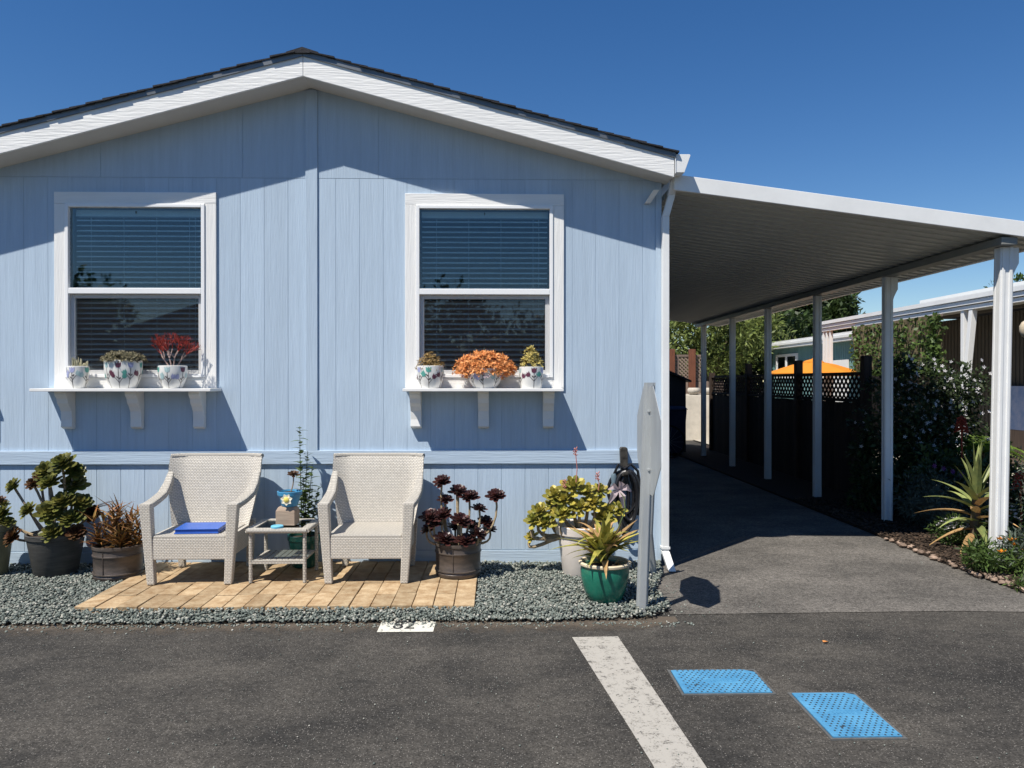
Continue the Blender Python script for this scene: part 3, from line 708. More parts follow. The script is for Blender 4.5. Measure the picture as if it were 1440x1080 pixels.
def arc_leaf(base, az, L, rise, droop, w_, k=7, fold=.22):
    d = Vector((math.cos(az), math.sin(az), 0)); pts = []; wd = []
    for i in range(k + 1):
        t = i / k
        pts.append(Vector(base) + d * (L * t * math.cos(rise) * (1 + .15 * t)) + Vector((0, 0, L * (math.sin(rise) * t - droop * t * t))))
        wd.append(w_ * (1 - t) ** .75 * (.75 + .6 * min(t * 3, 1) * (1 - t)) + .0015)
    return MB().blade(pts, wd, fold, d.cross(Vector((0, 0, 1))))
# rosette on the blue pot
stem_p = curve((0, .0, .09), (.02, .03, .245), (.012, 0, 0))
MB().tube(stem_p, .005, 6).build('stem', 'succulent_stem_grey', bp_, world=False, smooth=True)
rosette(MB(), (.02, .03, .245), .058, (.1, -.4, 1), 24, .2).build('rosette', 'aeonium_red', bp_, world=False)

# teal pot with leafy stems behind the table
tp = thing('teal_pot', 'dark teal pot with tall leafy stems behind the side table', 'potted plant', (-1.60, 6.31, ZP))
pot_lathe('pot', [(.0, 0), (.09, 0), (.10, .01), (.128, .22), (.136, .225), (.136, .262), (.122, .264), (.116, .23), (.0, .23)], 'pot_teal', tp)
soil(tp, .116, .235)
for i, (dx, dy_, h) in enumerate(((-.03, 0, .93), (.02, .02, .72), (.06, -.02, .60), (-.01, .03, .50), (.10, .0, .42))):
    pts = curve((dx * .4, dy_, .235), (dx * 1.2, dy_, .235 + h), (random.uniform(-.02, .02), 0, 0), 8)
    st = MB().tube(pts, [.005 - .003 * j / 8 for j in range(9)], 6).build('stem', 'leaf_stem_plant', tp, world=False)
    mb = MB()
    for j in range(int(h * 46)):
        t = .06 + .94 * j / int(h * 46); p = pts[0].lerp(pts[-1], t); az = j * 2.2 + i
        L = (.115 - .06 * t) * random.uniform(.8, 1.25)
        lf = arc_leaf(p, az, L, R(random.uniform(5, 50)), .3, L * .62, 4, .1); mb.add(lf.v, lf.f)
    mb.build('foliage', 'leaf_stem_plant', st, world=False)

# ------------------------------------------------------------------ painted tulip pots on the shelves
def tulip_pot(name, label, x, y, r, h, sy=1.0, bowl=.72, seed=0):
    t = thing(name, label, 'flowerpot', (x, y, 1.550), group='painted tulip pots on the window shelves')
    rb = r * bowl
    def rr(z):
        q = max(0, min(1, z / h)); return rb + (r - rb) * math.sin(min(1, q * 1.25) * math.pi / 2) ** .9
    prof = [(0, 0)] + [(rr(h * i / 8) , h * i / 8) for i in range(9)] + [(r - .008, h + .003), (r - .014, h - .005), (r - .016, h - .03), (0, h - .03)]
    po = pot_lathe('pot', prof, 'ceramic_white', t, 36, 1, sy)
    rs = np.random.default_rng(seed); parts = {}
    def pt(u, z, lift):
        R_ = rr(z) + .0012 + lift; a = -math.pi / 2 + u / r
        return (R_ * math.cos(a), R_ * sy * math.sin(a), z)
    def poly(kind, pts, lift=.0):
        mb = parts.setdefault(kind, MB()); cx = sum(p[0] for p in pts) / len(pts); cz = sum(p[1] for p in pts) / len(pts); n = len(pts)
        mb.add([pt(cx, cz, lift + .0004)] + [pt(u, z, lift) for u, z in pts], [(0, i + 1, (i + 1) % n + 1) for i in range(n)])
    def line(u0, z0, u1, z1, w_=.0045):
        k = 4
        for i in range(k):
            a, b = i / k, (i + 1) / k; A = (u0 + (u1 - u0) * a, z0 + (z1 - z0) * a); B = (u0 + (u1 - u0) * b, z0 + (z1 - z0) * b)
            dx, dz = u1 - u0, z1 - z0; L = math.hypot(dx, dz); nx, nz = -dz / L * w_ / 2, dx / L * w_ / 2
            mb = parts.setdefault('stem', MB()); mb.add([pt(A[0] + nx, A[1] + nz, 0), pt(B[0] + nx, B[1] + nz, 0), pt(B[0] - nx, B[1] - nz, 0), pt(A[0] - nx, A[1] - nz, 0)], [(0, 1, 2, 3)])
    def tulip(kind, u, z, ang, s):
        shp = [(0, -.1), (.42, .1), (.5, .5), (.52, 1.0), (.24, .68), (0, 1.05), (-.24, .68), (-.52, 1.0), (-.5, .5), (-.42, .1)]
        c_, s_ = math.cos(ang), math.sin(ang)
        poly(kind, [(u + s * (a * c_ + b * s_), min(h - .004, max(.003, z + s * (b * c_ - a * s_)))) for a, b in shp], .0006)
    kinds = ['teal', 'lavender', 'maroon', 'pale']; sp = .118
    k = int(math.pi * r / sp); s = .044
    for i in range(-k // 2 - 1, k // 2 + 2):
        u = i * sp + .02 * rs.uniform(-1, 1)
        if abs(u) > r * 1.5: continue
        top = h * .80; line(u, .004, u, top - .01)
        tulip(kinds[(i * 3 + seed) % 4], u, top - .012, 0, s)
        for sg in (-1, 1):
            zz = h * rs.uniform(.18, .42); line(u, zz, u + sg * .04, zz + .045)
            tulip(kinds[(i * 2 + sg + 5 + seed) % 4], u + sg * .04, zz + .042, sg * .6, s * .88)
            poly('stem', [(u, zz + .03), (u + sg * .010, zz + .046), (u + sg * .022, zz + .048), (u + sg * .014, zz + .034)])
    for kd, mb in parts.items(): mb.build('painted_' + ('stems' if kd == 'stem' else 'tulips'), 'glaze_' + kd, po, world=False, kind='stuff')
    soil(t, r - .017, h - .03, sy)
    return t
YS = 6.352
def shelf_x(px): return P(px, 530, YS).x
def star_mound(t, m, n, rx, ry, h, z0, size, seed, name='foliage', leaves=6):
    r = np.random.default_rng(seed); mb = MB()
    for i in range(n):
        d = unit(r.normal(size=3)); d[2] = abs(d[2]) * 1.0 - .12
        q = r.uniform(.72, 1.0); c = Vector((d[0] * rx * q, d[1] * ry * q, z0 + d[2] * h * q))
        nrm = Vector((d[0], d[1] - .3, d[2] + .35)).normalized(); mt = nrm.to_track_quat('Z', 'Y').to_matrix()
        for j in range(leaves):
            a = j * 2 * math.pi / leaves + r.uniform(0, 1); L = size * r.uniform(.7, 1.2); e = R(r.uniform(10, 50))
            dv_ = mt @ Vector((math.cos(a) * math.cos(e), math.sin(a) * math.cos(e), math.sin(e))); sd = mt @ Vector((-math.sin(a), math.cos(a), 0)); 
            mb.add([c, c + dv_ * L * .5 + sd * L * .17, c + dv_ * L, c + dv_ * L * .5 - sd * L * .17], [(0, 1, 2, 3)])
    return mb.build(name, m, t, world=False)
p = tulip_pot('tulip_pot', 'painted tulip pot holding a clump of tiny upright cactus stems', shelf_x(110), YS, .084, .182, 1, .72, 1)
mb = MB()
for i in range(34):
    a = random.uniform(0, 6.28); q = .06 * math.sqrt(random.random()); b = (q * math.cos(a), q * math.sin(a), .15)
    hh = random.uniform(.045, .11) * (1.15 - q * 6); mb.tube([b, (b[0] * 1.25, b[1] * 1.25, .15 + hh * .6), (b[0] * 1.35, b[1] * 1.35, .155 + hh)], [.0075, .008, .003], 6)
mb.build('cactus_stems', 'cactus_pale', p, world=False, smooth=True)
p = tulip_pot('tulip_pot', 'wide painted tulip pot with low drab green sedum', shelf_x(173.5), YS, .153, .232, .70, .66, 2)
star_mound(p, 'sedum_drab', 320, .185, .125, .075, .238, .028, 3, leaves=7)
p = tulip_pot('tulip_pot', 'painted tulip pot with a branching red pencil plant', shelf_x(243), YS, .116, .186, .9, .62, 3)
brn = MB(); red = MB()
def twig(p0, d, L, r_, lev):
    p1 = p0 + d * L
    (brn if lev < 2 else red).tube([p0, p0.lerp(p1, .5) + Vector((random.uniform(-1, 1), random.uniform(-1, 1), 0)) * L * .06, p1], [r_, r_ * .9, r_ * .8], 5)
    if lev >= 4:
        return
    for _ in range(3 if lev < 3 else 4):
        nd = (d + Vector((random.uniform(-1, 1) * .85, random.uniform(-1, 1) * .6, random.uniform(-.15, .75)))).normalized()
        twig(p1, nd, L * random.uniform(.62, .86) if lev < 2 else L * random.uniform(.55, .8), r_ * .72, lev + 1)
for a in (-.9, -.3, .25, .85): twig(Vector((a * .02, 0, .155)), Vector((a * .75, random.uniform(-.25, .25), 1)).normalized(), .10, .0062, 0)
brn.build('branches', 'pencil_bark', p, world=False, smooth=True); red.build('red_twigs', 'pencil_red', p, world=False, smooth=True, kind='stuff')
p = tulip_pot('tulip_pot', 'painted tulip pot with brownish jade cuttings beside the orange sedum', shelf_x(605), YS, .113, .186, .95, .74, 4)
star_mound(p, 'sedum_brown', 95, .115, .10, .115, .175, .028, 5); star_mound(p, 'sedum_brown', 45, .07, .07, .10, .21, .026, 6)
p = tulip_pot('tulip_pot', 'painted tulip bowl overflowing with bright orange sedum', shelf_x(682), YS, .150, .165, .72, .60, 5)
star_mound(p, 'sedum_orange', 500, .275, .125, .185, .145, .034, 8); star_mound(p, 'sedum_orange', 130, .255, .11, -.09, .135, .032, 9, 'hanging_foliage'); star_mound(p, 'flower_pale', 26, .27, .13, .10, .10, .026, 19, 'dried_florets')
p = tulip_pot('tulip_pot', 'painted tulip pot with an upright golden jade plant', shelf_x(747), YS, .102, .178, .95, .86, 6)
star_mound(p, 'jade_gold', 85, .105, .09, .12, .17, .03, 11); star_mound(p, 'jade_gold', 60, .065, .06, .115, .245, .03, 12)
MB().tube([(0, 0, .14), (.01, 0, .24), (0, .01, .33)], [.011, .008, .005], 6).build('stem', 'succulent_stem', p, world=False, smooth=True)

# ------------------------------------------------------------------ large potted plants
def ros_obj(t, pos, rad, up, m, n=28, cup=.5, base=None, stem='succulent_stem', bend=(0, 0, 0), sr=.009):
    if base is not None:
        MB().tube(curve(base, pos, bend), [sr * 1.25] * 3 + [sr] * 4, 7).build('stem', stem, t, world=False, smooth=True)
    return rosette(MB(), pos, rad, up, n, cup).build('rosette', m, t, world=False)
# olive pot at the frame edge
t = thing('olive_pot', 'tall olive beige pot with reddish aeonium at the gravel edge', 'potted plant', (-4.11, 6.15, .045))
pot_lathe('pot', [(0, 0), (.14, 0), (.15, .01), (.19, .36), (.205, .365), (.207, .42), (.19, .422), (.18, .37), (0, .37)], 'pot_olive', t); soil(t, .18, .385)
for dx, dy_, z, r_ in ((.02, -.03, .55, .085), (.14, -.02, .50, .07), (-.08, .0, .52, .09), (.08, .05, .60, .06), (.20, -.05, .44, .075), (.12, .04, .57, .05)):
    ros_obj(t, (dx, dy_, z), r_, (dx * 2, -.5, 1), 'aeonium_red' if dx < .1 else 'aeonium_green', 26, .4, (dx * .4, 0, .37))
# dark pot with tall green aeonium
t = thing('aeonium_pot', 'charcoal bucket pot with sprawling green aeonium rosettes', 'potted plant', (-3.58, 6.20, .045))
pot_lathe('pot', [(0, 0), (.15, 0), (.158, .01), (.208, .30), (.217, .302), (.219, .335), (.205, .337), (.195, .30), (0, .30)], 'pot_dark', t); soil(t, .195, .31)
AE = [(.06, -.02, .90, .125, 'aeonium_green'), (-.09, .02, .83, .115, 'aeonium_green'), (-.02, -.06, .75, .105, 'aeonium_green'), (.12, .04, .72, .12, 'aeonium_green'), (.09, -.08, .60, .12, 'aeonium_green'), (-.33, -.02, .72, .085, 'aeonium_green'), (.02, -.13, .52, .12, 'aeonium_green'), (.20, 0, .58, .10, 'aeonium_green'),
      (.17, -.10, .47, .11, 'aeonium_green'), (.25, .05, .48, .09, 'aeonium_red'), (-.19, -.06, .53, .085, 'aeonium_green'), (-.27, -.12, .33, .095, 'aeonium_red'), (-.40, -.06, .50, .10, 'aeonium_green'), (.06, -.17, .37, .10, 'aeonium_green'), (-.12, .0, .80, .07, 'aeonium_red'), (.22, -.12, .36, .085, 'aeonium_red'), (.14, .02, .83, .09, 'aeonium_green'), (-.16, -.04, .74, .07, 'aeonium_red')]
for i, (dx, dy_, z, r_, m) in enumerate(AE):
    ros_obj(t, (dx, dy_, z), r_ * 1.03, (dx * 1.2 + random.uniform(-.3, .3), -.75 + random.uniform(-.2, .3), .8), m, 38, .35, (dx * .25, dy_ * .3, .30), 'succulent_stem_grey' if i % 3 else 'succulent_stem', (random.uniform(-.04, .04), 0, -.03 if abs(dx) > .25 else 0), .010)
for i in range(7):
    a = R(random.uniform(-35, 40)); arc_leaf((.24, .04, .50), a, random.uniform(.16, .26), R(random.uniform(-5, 45)), .25, .018, 5).build('leaf', 'aeonium_black', t, world=False)
# barrel pots
def barrel(t):
    po = pot_lathe('pot', [(0, 0), (.172, 0), (.178, .008), (.181, .03), (.176, .036), (.178, .12), (.180, .185), (.184, .19), (.180, .197), (.182, .238), (.190, .242), (.190, .262), (.178, .264), (.17, .24), (0, .24)], 'pot_barrel', t)
    for a in (-100, 35, 160): MB().tube([(.1795 * math.cos(R(a)), .1795 * math.sin(R(a)), .04), (.183 * math.cos(R(a)), .183 * math.sin(R(a)), .235)], .0035, 6).build('seam', 'pot_barrel', po, world=False)
    for z in (.05, .19): MB().lathe([(.178, z - .006), (.1865, z - .004), (.1865, z + .004), (.178, z + .006)], n=32).build('hoop', 'pot_barrel', po, world=False, smooth=True)
    soil(t, .17, .245); return po
t = thing('barrel_pot', 'brown barrel pot of spiky orange aloe beside the folder chair', 'potted plant', (-3.02, 6.08, .048))
barrel(t)
for c_ in range(24):
    a0 = random.uniform(0, 6.28); q = .145 * math.sqrt(random.random()); b0 = Vector((q * math.cos(a0), q * math.sin(a0), .24)); hh = random.uniform(.04, .38) * (1.15 - q * 2.2); top = b0 + Vector((b0.x * .35, b0.y * .35, hh))
    mb = MB()
    for j in range(17):
        tt = j / 17; lf = arc_leaf(b0.lerp(top, tt), j * 2.4 + a0, random.uniform(.10, .16), R(random.uniform(5, 45) + 25 * tt), random.uniform(-.1, .3), .019, 5, .3); mb.add(lf.v, lf.f)
    mb.build('aloe_head', 'aloe_orange', t, world=False)
for i in range(5): arc_leaf((-.10, -.05, .25), R(180 + random.uniform(-50, 50)), .15, R(random.uniform(10, 50)), .3, .02, 5).build('leaf', 'aeonium_black', t, world=False)
t = thing('barrel_pot', 'brown barrel pot with near black aeonium rosettes', 'potted plant', (-.305, 6.02, ZP))
barrel(t)
BL = [(-.13, 0, .74, .085), (.0, .02, .66, .09), (.09, -.01, .62, .10), (-.10, -.02, .60, .08), (.30, -.02, .63, .085), (.17, -.04, .53, .07), (-.22, -.06, .47, .10), (-.12, -.08, .49, .10), (.03, -.12, .45, .115), (.22, -.02, .42, .08), (-.24, -.03, .37, .08), (.16, -.10, .34, .08), (-.10, -.13, .31, .10), (.06, -.14, .30, .09), (.10, .02, .38, .09), (.25, .04, .35, .08), (-.02, .0, .38, .09), (-.18, -.08, .42, .08)]
for i, (dx, dy_, z, r_) in enumerate(BL):
    ros_obj(t, (dx, dy_, z), r_ * random.uniform(.85, 1.1), (dx * .8 + random.uniform(-.3, .3), -.42 + random.uniform(-.25, .25), 1), 'aeonium_black', 34, .22, (dx * .35, dy_ * .5 - .03, .25), 'succulent_stem', (dx * .25, -.02, -.04), .0085)
MB().tube([(.02, -.06, .25), (.0, -.03, .45), (-.01, .0, .66)], [.016, .012, .010], 8).build('stem', 'succulent_stem', t, world=False, smooth=True)
# cream pot with yellow green cotyledon
t = thing('cream_pot', 'tall cream tapered pot with yellow green paddle succulent', 'potted plant', (.685, 6.13, .045))
pot_lathe('pot', [(0, 0), (.138, 0), (.145, .01), (.183, .325), (.203, .332), (.215, .395), (.208, .402), (.19, .398), (.178, .34), (0, .34)], 'pot_cream', t); soil(t, .178, .345)
CT = [(-.06, -.02, .70, .125), (-.21, .0, .63, .105), (-.14, -.06, .60, .11), (.05, -.03, .66, .10), (-.33, -.02, .50, .10), (-.38, -.06, .44, .09), (-.29, -.08, .42, .09), (.16, .0, .67, .085), (.10, -.08, .58, .10), (-.02, -.11, .55, .10), (.23, -.04, .50, .10), (.31, .0, .52, .08), (-.40, -.02, .30, .065), (-.16, -.12, .50, .10), (.18, -.10, .46, .10), (-.22, .03, .54, .09)]
for i, (dx, dy_, z, r_) in enumerate(CT):
    MB().tube(curve((dx * .2, dy_ * .3, .345), (dx, dy_, z - .015), (dx * .35, -.03, -.09 if abs(dx) > .15 else -.02)), [.017, .016, .015, .014, .013, .012, .011], 8).build('stem', 'succulent_stem', t, world=False, smooth=True)
    rosette(MB(), (dx, dy_, z), r_ * 1.15, (dx * .8, -.55, .9), 24, .6, .56).build('rosette', 'cotyledon', t, world=False)
for dx, z0, z1 in ((-.04, .72, 1.0), (.14, .66, .80), (-.13, .6, .74)):
    MB().tube([(dx, -.03, z0), (dx + .01, -.03, (z0 + z1) / 2), (dx - .005, -.03, z1)], .004, 5).build('flower_stalk', 'bud_pink', t, world=False)
    mb = MB()
    for j in range(9): 
        a = j * 2.4; mb.tube([(dx - .005, -.03, z1 - .04 + j * .006), (dx - .005 + .018 * math.cos(a), -.03 + .018 * math.sin(a), z1 - .03 + j * .0075)], [.003, .0055], 5)
    mb.build('flower_buds', 'bud_pink', t, world=False)
# green glazed pot with variegated aloe
t = thing('green_pot', 'glossy green glazed pot with cream rim and variegated aloe', 'potted plant', (.775, 5.37, .042))
po = pot_lathe('pot', [(0, 0), (.108, 0), (.118, .008), (.150, .09), (.170, .17), (.174, .22), (.170, .258)], 'pot_green', t, 40)
MB().lathe([(.166, .256), (.176, .258), (.186, .266), (.187, .279), (.176, .286), (.163, .283), (.158, .262), (.158, .25)], n=40).build('rim', 'pot_rim', po, world=False, smooth=True)
soil(t, .160, .252)
for i in range(84):
    inner = i < 32; a = i * 2.39996; L = random.uniform(.24, .35) if inner else random.uniform(.20, .36)
    rise = R(random.uniform(48, 82)) if inner else R(random.uniform(18, 58)); zb = .26 + random.uniform(.0, .15)
    lf = arc_leaf((.02 * math.cos(a) - .01, .02 * math.sin(a), zb), a, L, rise, random.uniform(.05, .55), random.uniform(.055, .085), 7, .2)
    lf.build('leaf', 'aloe_dry' if random.random() < .17 else 'aloe_variegated', t, world=False)
for i in range(14):
    a = random.uniform(-1.2, 1.2); arc_leaf((.07, -.02, .262), a, random.uniform(.05, .11), R(random.uniform(0, 30)), .2, .014, 4).build('dry_leaf', 'aloe_dry', t, world=False)
MB().tube([(.06, .0, .38), (.12, .10, .52), (.19, .25, .60), (.20, .36, .68), (.17, .42, .72)], .004, 6).build('flower_stalk', 'leaf_stem_plant', t, world=False, smooth=True)
for i in range(5):
    a = R((150, 215, 20, 75, 290)[i]); c_ = Vector((.17, .42, .73)); d = Vector((math.cos(a), -.25, math.sin(a))).normalized()
    MB().blade([c_, c_ + d * .06 + Vector((0, -.03, .01)), c_ + d * .10 + Vector((0, .01, -.045))], [.010, .052, .012], .25, d.cross(Vector((0, -1, 0)))).build('petal', 'flower_pale', t, world=False)

# ------------------------------------------------------------------ hose on its hanger, sign, stake, unseen wall box
hx = P(877, 690, YW - .06).x
t = thing('garden_hose', 'black coiled garden hose with nozzle on a wall hanger', 'hose', (hx, YW - .04, .35))
MB().prism_y([(hx - .033, 1.03), (hx - .018, .70), (hx + .038, .70), (hx + .034, 1.03), (hx + .02, 1.045), (hx - .022, 1.045)], YW - .075, YW - .024).build('hanger', 'hanger_metal', t, bevel=.006)
MB().tube([(hx - .05, YW - .06, .80), (hx + .02, YW - .13, .83), (hx + .07, YW - .06, .82)], .018, 8).build('hanger_arm', 'hanger_metal', t, smooth=True)
mb = MB()
for i in range(6):
    w_ = .045 + .018 * i; zb = .29 + .05 * (i % 3) + .015 * i; cx = hx + .025 + .012 * ((i * 7) % 5 - 2); yy = YW - .035 - .022 * (i % 4)
    pts = [(cx + w_ * math.sin(a) * (1 - .25 * max(0, -math.cos(a))), yy + .006 * math.sin(3 * a + i), (.84 + zb) / 2 + (.84 - zb) / 2 * math.cos(a)) for a in [2 * math.pi * j / 26 for j in range(27)]]
    mb.tube(pts, .0145, 8)
mb.tube([(hx - .09, YW - .07, .80), (hx - .05, YW - .09, .90), (hx + .0, YW - .08, .86), (hx + .06, YW - .08, .90), (hx + .12, YW - .07, .84), (hx + .15, YW - .06, .66), (hx + .12, YW - .06, .46)], .0125, 8)
mb.build('hose_coil', 'hose_black', t, smooth=True)
MB().tube([(hx - .09, YW - .085, .82), (hx - .088, YW - .085, .80), (hx - .09, YW - .085, .74), (hx - .088, YW - .09, .68)], [.016, .026, .018, .026], 10).build('nozzle', 'nozzle', t, smooth=True)

sgx, sgy = 1.0, 5.135
t = thing('road_sign', 'grey octagonal sign seen edge on upon a galvanised channel post', 'sign', (sgx, sgy, .03))
th = R(-1.0); c_, s_ = math.cos(th), math.sin(th)
def chan(mb, p0, p1, w_, d_):
    x0, y0, z0 = p0; x1, y1, z1 = p1
    for dx, dyy, ww, dd in ((0, .0, w_ * .5, .004), (-w_ * .27, d_ / 2, .005, d_), (w_ * .27, d_ / 2, .005, d_), (-w_ * .40, d_, w_ * .26, .004), (w_ * .40, d_, w_ * .26, .004)):
        mb.frustum((x0 + dx, y0 + dyy, z0), (ww, dd), (x1 + dx, y1 + dyy, z1), (ww, dd))
mb = MB(); chan(mb, (sgx, sgy, .0), (sgx + .055, sgy + .0, 1.60), .075, .03); mb.build('post', 'galvanised', t)
ctr = Vector((sgx + .052, sgy + .06, 1.205)); ux = Vector((s_, c_, 0)); nn = Vector((c_, -s_, 0)); RR = .40
pl = [ctr + ux * (RR * math.cos(R(22.5 + 45 * i))) + Vector((0, 0, RR * math.sin(R(22.5 + 45 * i)))) for i in range(8)]
MB().add([p - nn * .002 for p in pl] + [p + nn * .002 for p in pl], [tuple(range(8)), tuple(range(15, 7, -1))] + [(i, i + 8, (i + 1) % 8 + 8, (i + 1) % 8) for i in range(8)]).build('sign_plate', 'galvanised', t)
for dz in (-.2, .2):
    MB().tube([(sgx + .04, sgy - .012, 1.205 + dz), (sgx + .045, sgy + .05, 1.205 + dz)], .008, 6).build('bolt', 'galvanised', t)
t = thing('metal_stake', 'short bent galvanised stake behind the road sign post', 'stake', (1.27, 6.12, .0))
mb = MB(); chan(mb, (1.285, 6.12, -.02), (1.225, 6.02, .38), .07, .03); chan(mb, (1.225, 6.02, .38), (1.235, 5.98, .80), .07, .03); mb.build('channel', 'galvanised', t)
MB().frustum((1.285, 6.11, .0), (.11, .06), (1.27, 6.11, .05), (.08, .05)).build('foot', 'galvanised', t)
t = thing('unseen_wall_box', 'unseen wall box added to cast the shadow at the left wall edge', 'shadow caster', (-4.46, YW - .07, 1.4))  # plain lidded box added out of view, only for the shadow it casts
MB().box(-4.56, -4.352, YW - .15, YW - .001, 1.41, 1.66).build('box', 'white_metal', t, bevel=.006)
MB().prism_x([(YW - .17, 1.645), (YW - .17, 1.665), (YW - .002, 1.735), (YW - .002, 1.70)], -4.565, -4.347).build('lid', 'white_metal', t)

# ------------------------------------------------------------------ road markings and covers
st = [(.475, 4.715), (.765, 4.725), (.872, 3.14), (1.0, 1.0), (.75, 1.0), (.655, 3.14)]
tag(MB().add([(x, y, .004) for x, y in st], [(0, 5, 2, 1), (5, 4, 3, 2)]).build('road_marking', 'road_paint'), 'worn white painted stripe on the asphalt', 'road marking')
t = thing('house_number_marking', 'white painted kerb number rectangle at the gravel edge', 'road marking', (-.59, 4.93, .004))
MB().add([(-.765, 4.835, .0045), (-.405, 4.835, .0045), (-.405, 5.06, .0045), (-.765, 5.06, .0045)], [(0, 1, 2, 3)]).build('paint', 'plate_paint', t)
cu = bpy.data.curves.new('num', 'FONT'); cu.body = '82'; cu.size = .21; cu.align_x = 'CENTER'
tmp = bpy.data.objects.new('num', cu); COL.objects.link(tmp); bpy.context.view_layer.update()
me = bpy.data.meshes.new_from_object(tmp); bpy.data.objects.remove(tmp)
o = bpy.data.objects.new('digits', me); COL.objects.link(o); o.parent = t; o.location = (-.605 + .59, 4.893 - 4.93, .0035); me.materials.clear(); me.materials.append(MATS['number_black']); o.scale = (.72, 1, 1)
def cover(label, x0, x1, y0, y1, cut):
    t = thing('utility_cover', label, 'utility cover', ((x0 + x1) / 2, (y0 + y1) / 2, 0), group='blue utility covers in the road')
    mb = MB()
    for a, b, c_, d in ((x0 - .016, x1 + .016, y0 - .016, y0 - .004), (x0 - .016, x1 + .016, y1 + .004, y1 + .016), (x0 - .016, x0 - .004, y0 - .004, y1 + .004), (x1 + .004, x1 + .016, y0 - .004, y1 + .004)): mb.box(a, b, c_, d, .0, .007)
    mb.build('rim', 'cover_rim', t)
    MB().box(x0 - .004, x1 + .004, y0 - .004, y1 + .004, .0, .0045).build('frame_gap', 'cover_dark', t)
    MB().prism_y([(0, 0)] * 3, 0, 0) if False else None
    pl = [(x0, y0), (x1, y0), (x1, y1 - cut), (x1 - cut * 1.4, y1), (x0, y1)]
    k = len(pl)
    MB().add([(x, y, .0046) for x, y in pl] + [(x, y, .011) for x, y in pl], [tuple(range(k - 1, -1, -1)), tuple(range(k, 2 * k))] + [(i, (i + 1) % k, (i + 1) % k + k, i + k) for i in range(k)]).build('lid', 'cover_blue', t)
    mb = MB(); dk = MB(); ny = int((y1 - y0) / .023); nx = int((x1 - x0) / .030)
    cx, cy = (x0 + x1) / 2, (y0 + y1) / 2
    for j in range(ny):
        for i in range(nx):
            x = x0 + .02 + i * .030 + (j % 2) * .015; y = y0 + .013 + j * .023
            if x > x1 - .015 or (x > x1 - cut * 1.4 - .02 and y > y1 - cut - .02): continue
            if abs(x - cx) < .085 and abs(y - cy) < .03: continue
            mb.frustum((x, y, .0105), (.018, .010), (x, y, .0155), (.012, .006)); dk.box(x + .0085, x + .0185, y - .0065, y + .005, .0107, .0116)
    for i in range(24):
        a = 2 * math.pi * i / 24; mb.frustum((cx + .075 * math.cos(a), cy + .026 * math.sin(a), .0105), (.014, .006), (cx + .075 * math.cos(a), cy + .026 * math.sin(a), .014), (.010, .004))
    for i in range(6): mb.box(cx - .05 + i * .018, cx - .042 + i * .018, cy - .010, cy + .010, .0105, .0135)
    mb.build('tread_pattern', 'cover_blue', t, kind='stuff'); dk.build('tread_pits', 'cover_dark', t, kind='stuff')
    MB().lathe([(.016, 0), (.015, .0012)], (x0 + .09, y0 + .10, .0108), 12).build('lift_hole', 'cover_dark', t)
cover('wide blue textured utility cover with a clipped corner', .965, 1.42, 3.845, 4.145, .035)
cover('long blue textured utility cover set lengthwise in the asphalt', 1.515, 1.83, 3.355, 3.83, .03)
lf = tag(arc_leaf(G(1158, 903, .008), .3, .035, .2, .3, .028, 4).build('fallen_leaf', 'dry_leaf', solid=.001), 'tiny orange fallen leaf on the asphalt', 'leaf')

# ------------------------------------------------------------------ right hand garden fence
t = thing('garden_fence', 'dark board fence with lattice top along the driveway', 'fence', (4.95, 13, 0))
FX = 4.95; yy = 9.95
while yy < 17.2:
    MB().box(FX - .01, FX + .012, yy + .003, yy + .137, .03, 1.315 + random.uniform(-.006, .006)).build('fence_board', 'fence_dark', t); yy += .14
for z0, z1 in ((1.32, 1.365), (1.69, 1.735)): MB().box(FX - .035, FX + .035, 9.95, 17.2, z0, z1).build('rail', 'fence_dark', t)
lat = {1: MB(), -1: MB()}
for s in (1, -1):
    yy = 9.6
    while yy < 17.3:
        a, b = (yy, yy + .32) if s > 0 else (yy + .32, yy); xo = FX - .008 + .016 * (s > 0)
        ya, za, yb, zb = a, 1.365, b, 1.69
        def clip(ya, za, yb, zb):
            lo, hi = 9.96, 17.19
            if max(ya, yb) <= lo or min(ya, yb) >= hi: return None
            def cut(y): return za + (zb - za) * (y - ya) / (yb - ya)
            A = (ya, za); B = (yb, zb)
            if ya < lo: A = (lo, cut(lo))
            if ya > hi: A = (hi, cut(hi))
            if yb < lo: B = (lo, cut(lo))
            if yb > hi: B = (hi, cut(hi))
            return A + B
        q = clip(ya, za, yb, zb)
        if q:
            h = .023; lat[s].hexa([(xo - .005, q[0] - h, q[1]), (xo + .005, q[0] - h, q[1]), (xo + .005, q[0] + h, q[1]), (xo - .005, q[0] + h, q[1]), (xo - .005, q[2] - h, q[3]), (xo + .005, q[2] - h, q[3]), (xo + .005, q[2] + h, q[3]), (xo - .005, q[2] + h, q[3])])
        yy += .125
    lat[s].build('lattice', 'fence_dark', t, kind='stuff')
for px in (1223, 1126, 1055, 1003):
    Y = FX * F / (px - 698); MB().box(FX - .055, FX + .055, Y - .055, Y + .055, 0, 1.95 if px > 1050 else 1.8).build('post', 'fence_dark', t, bevel=.006)

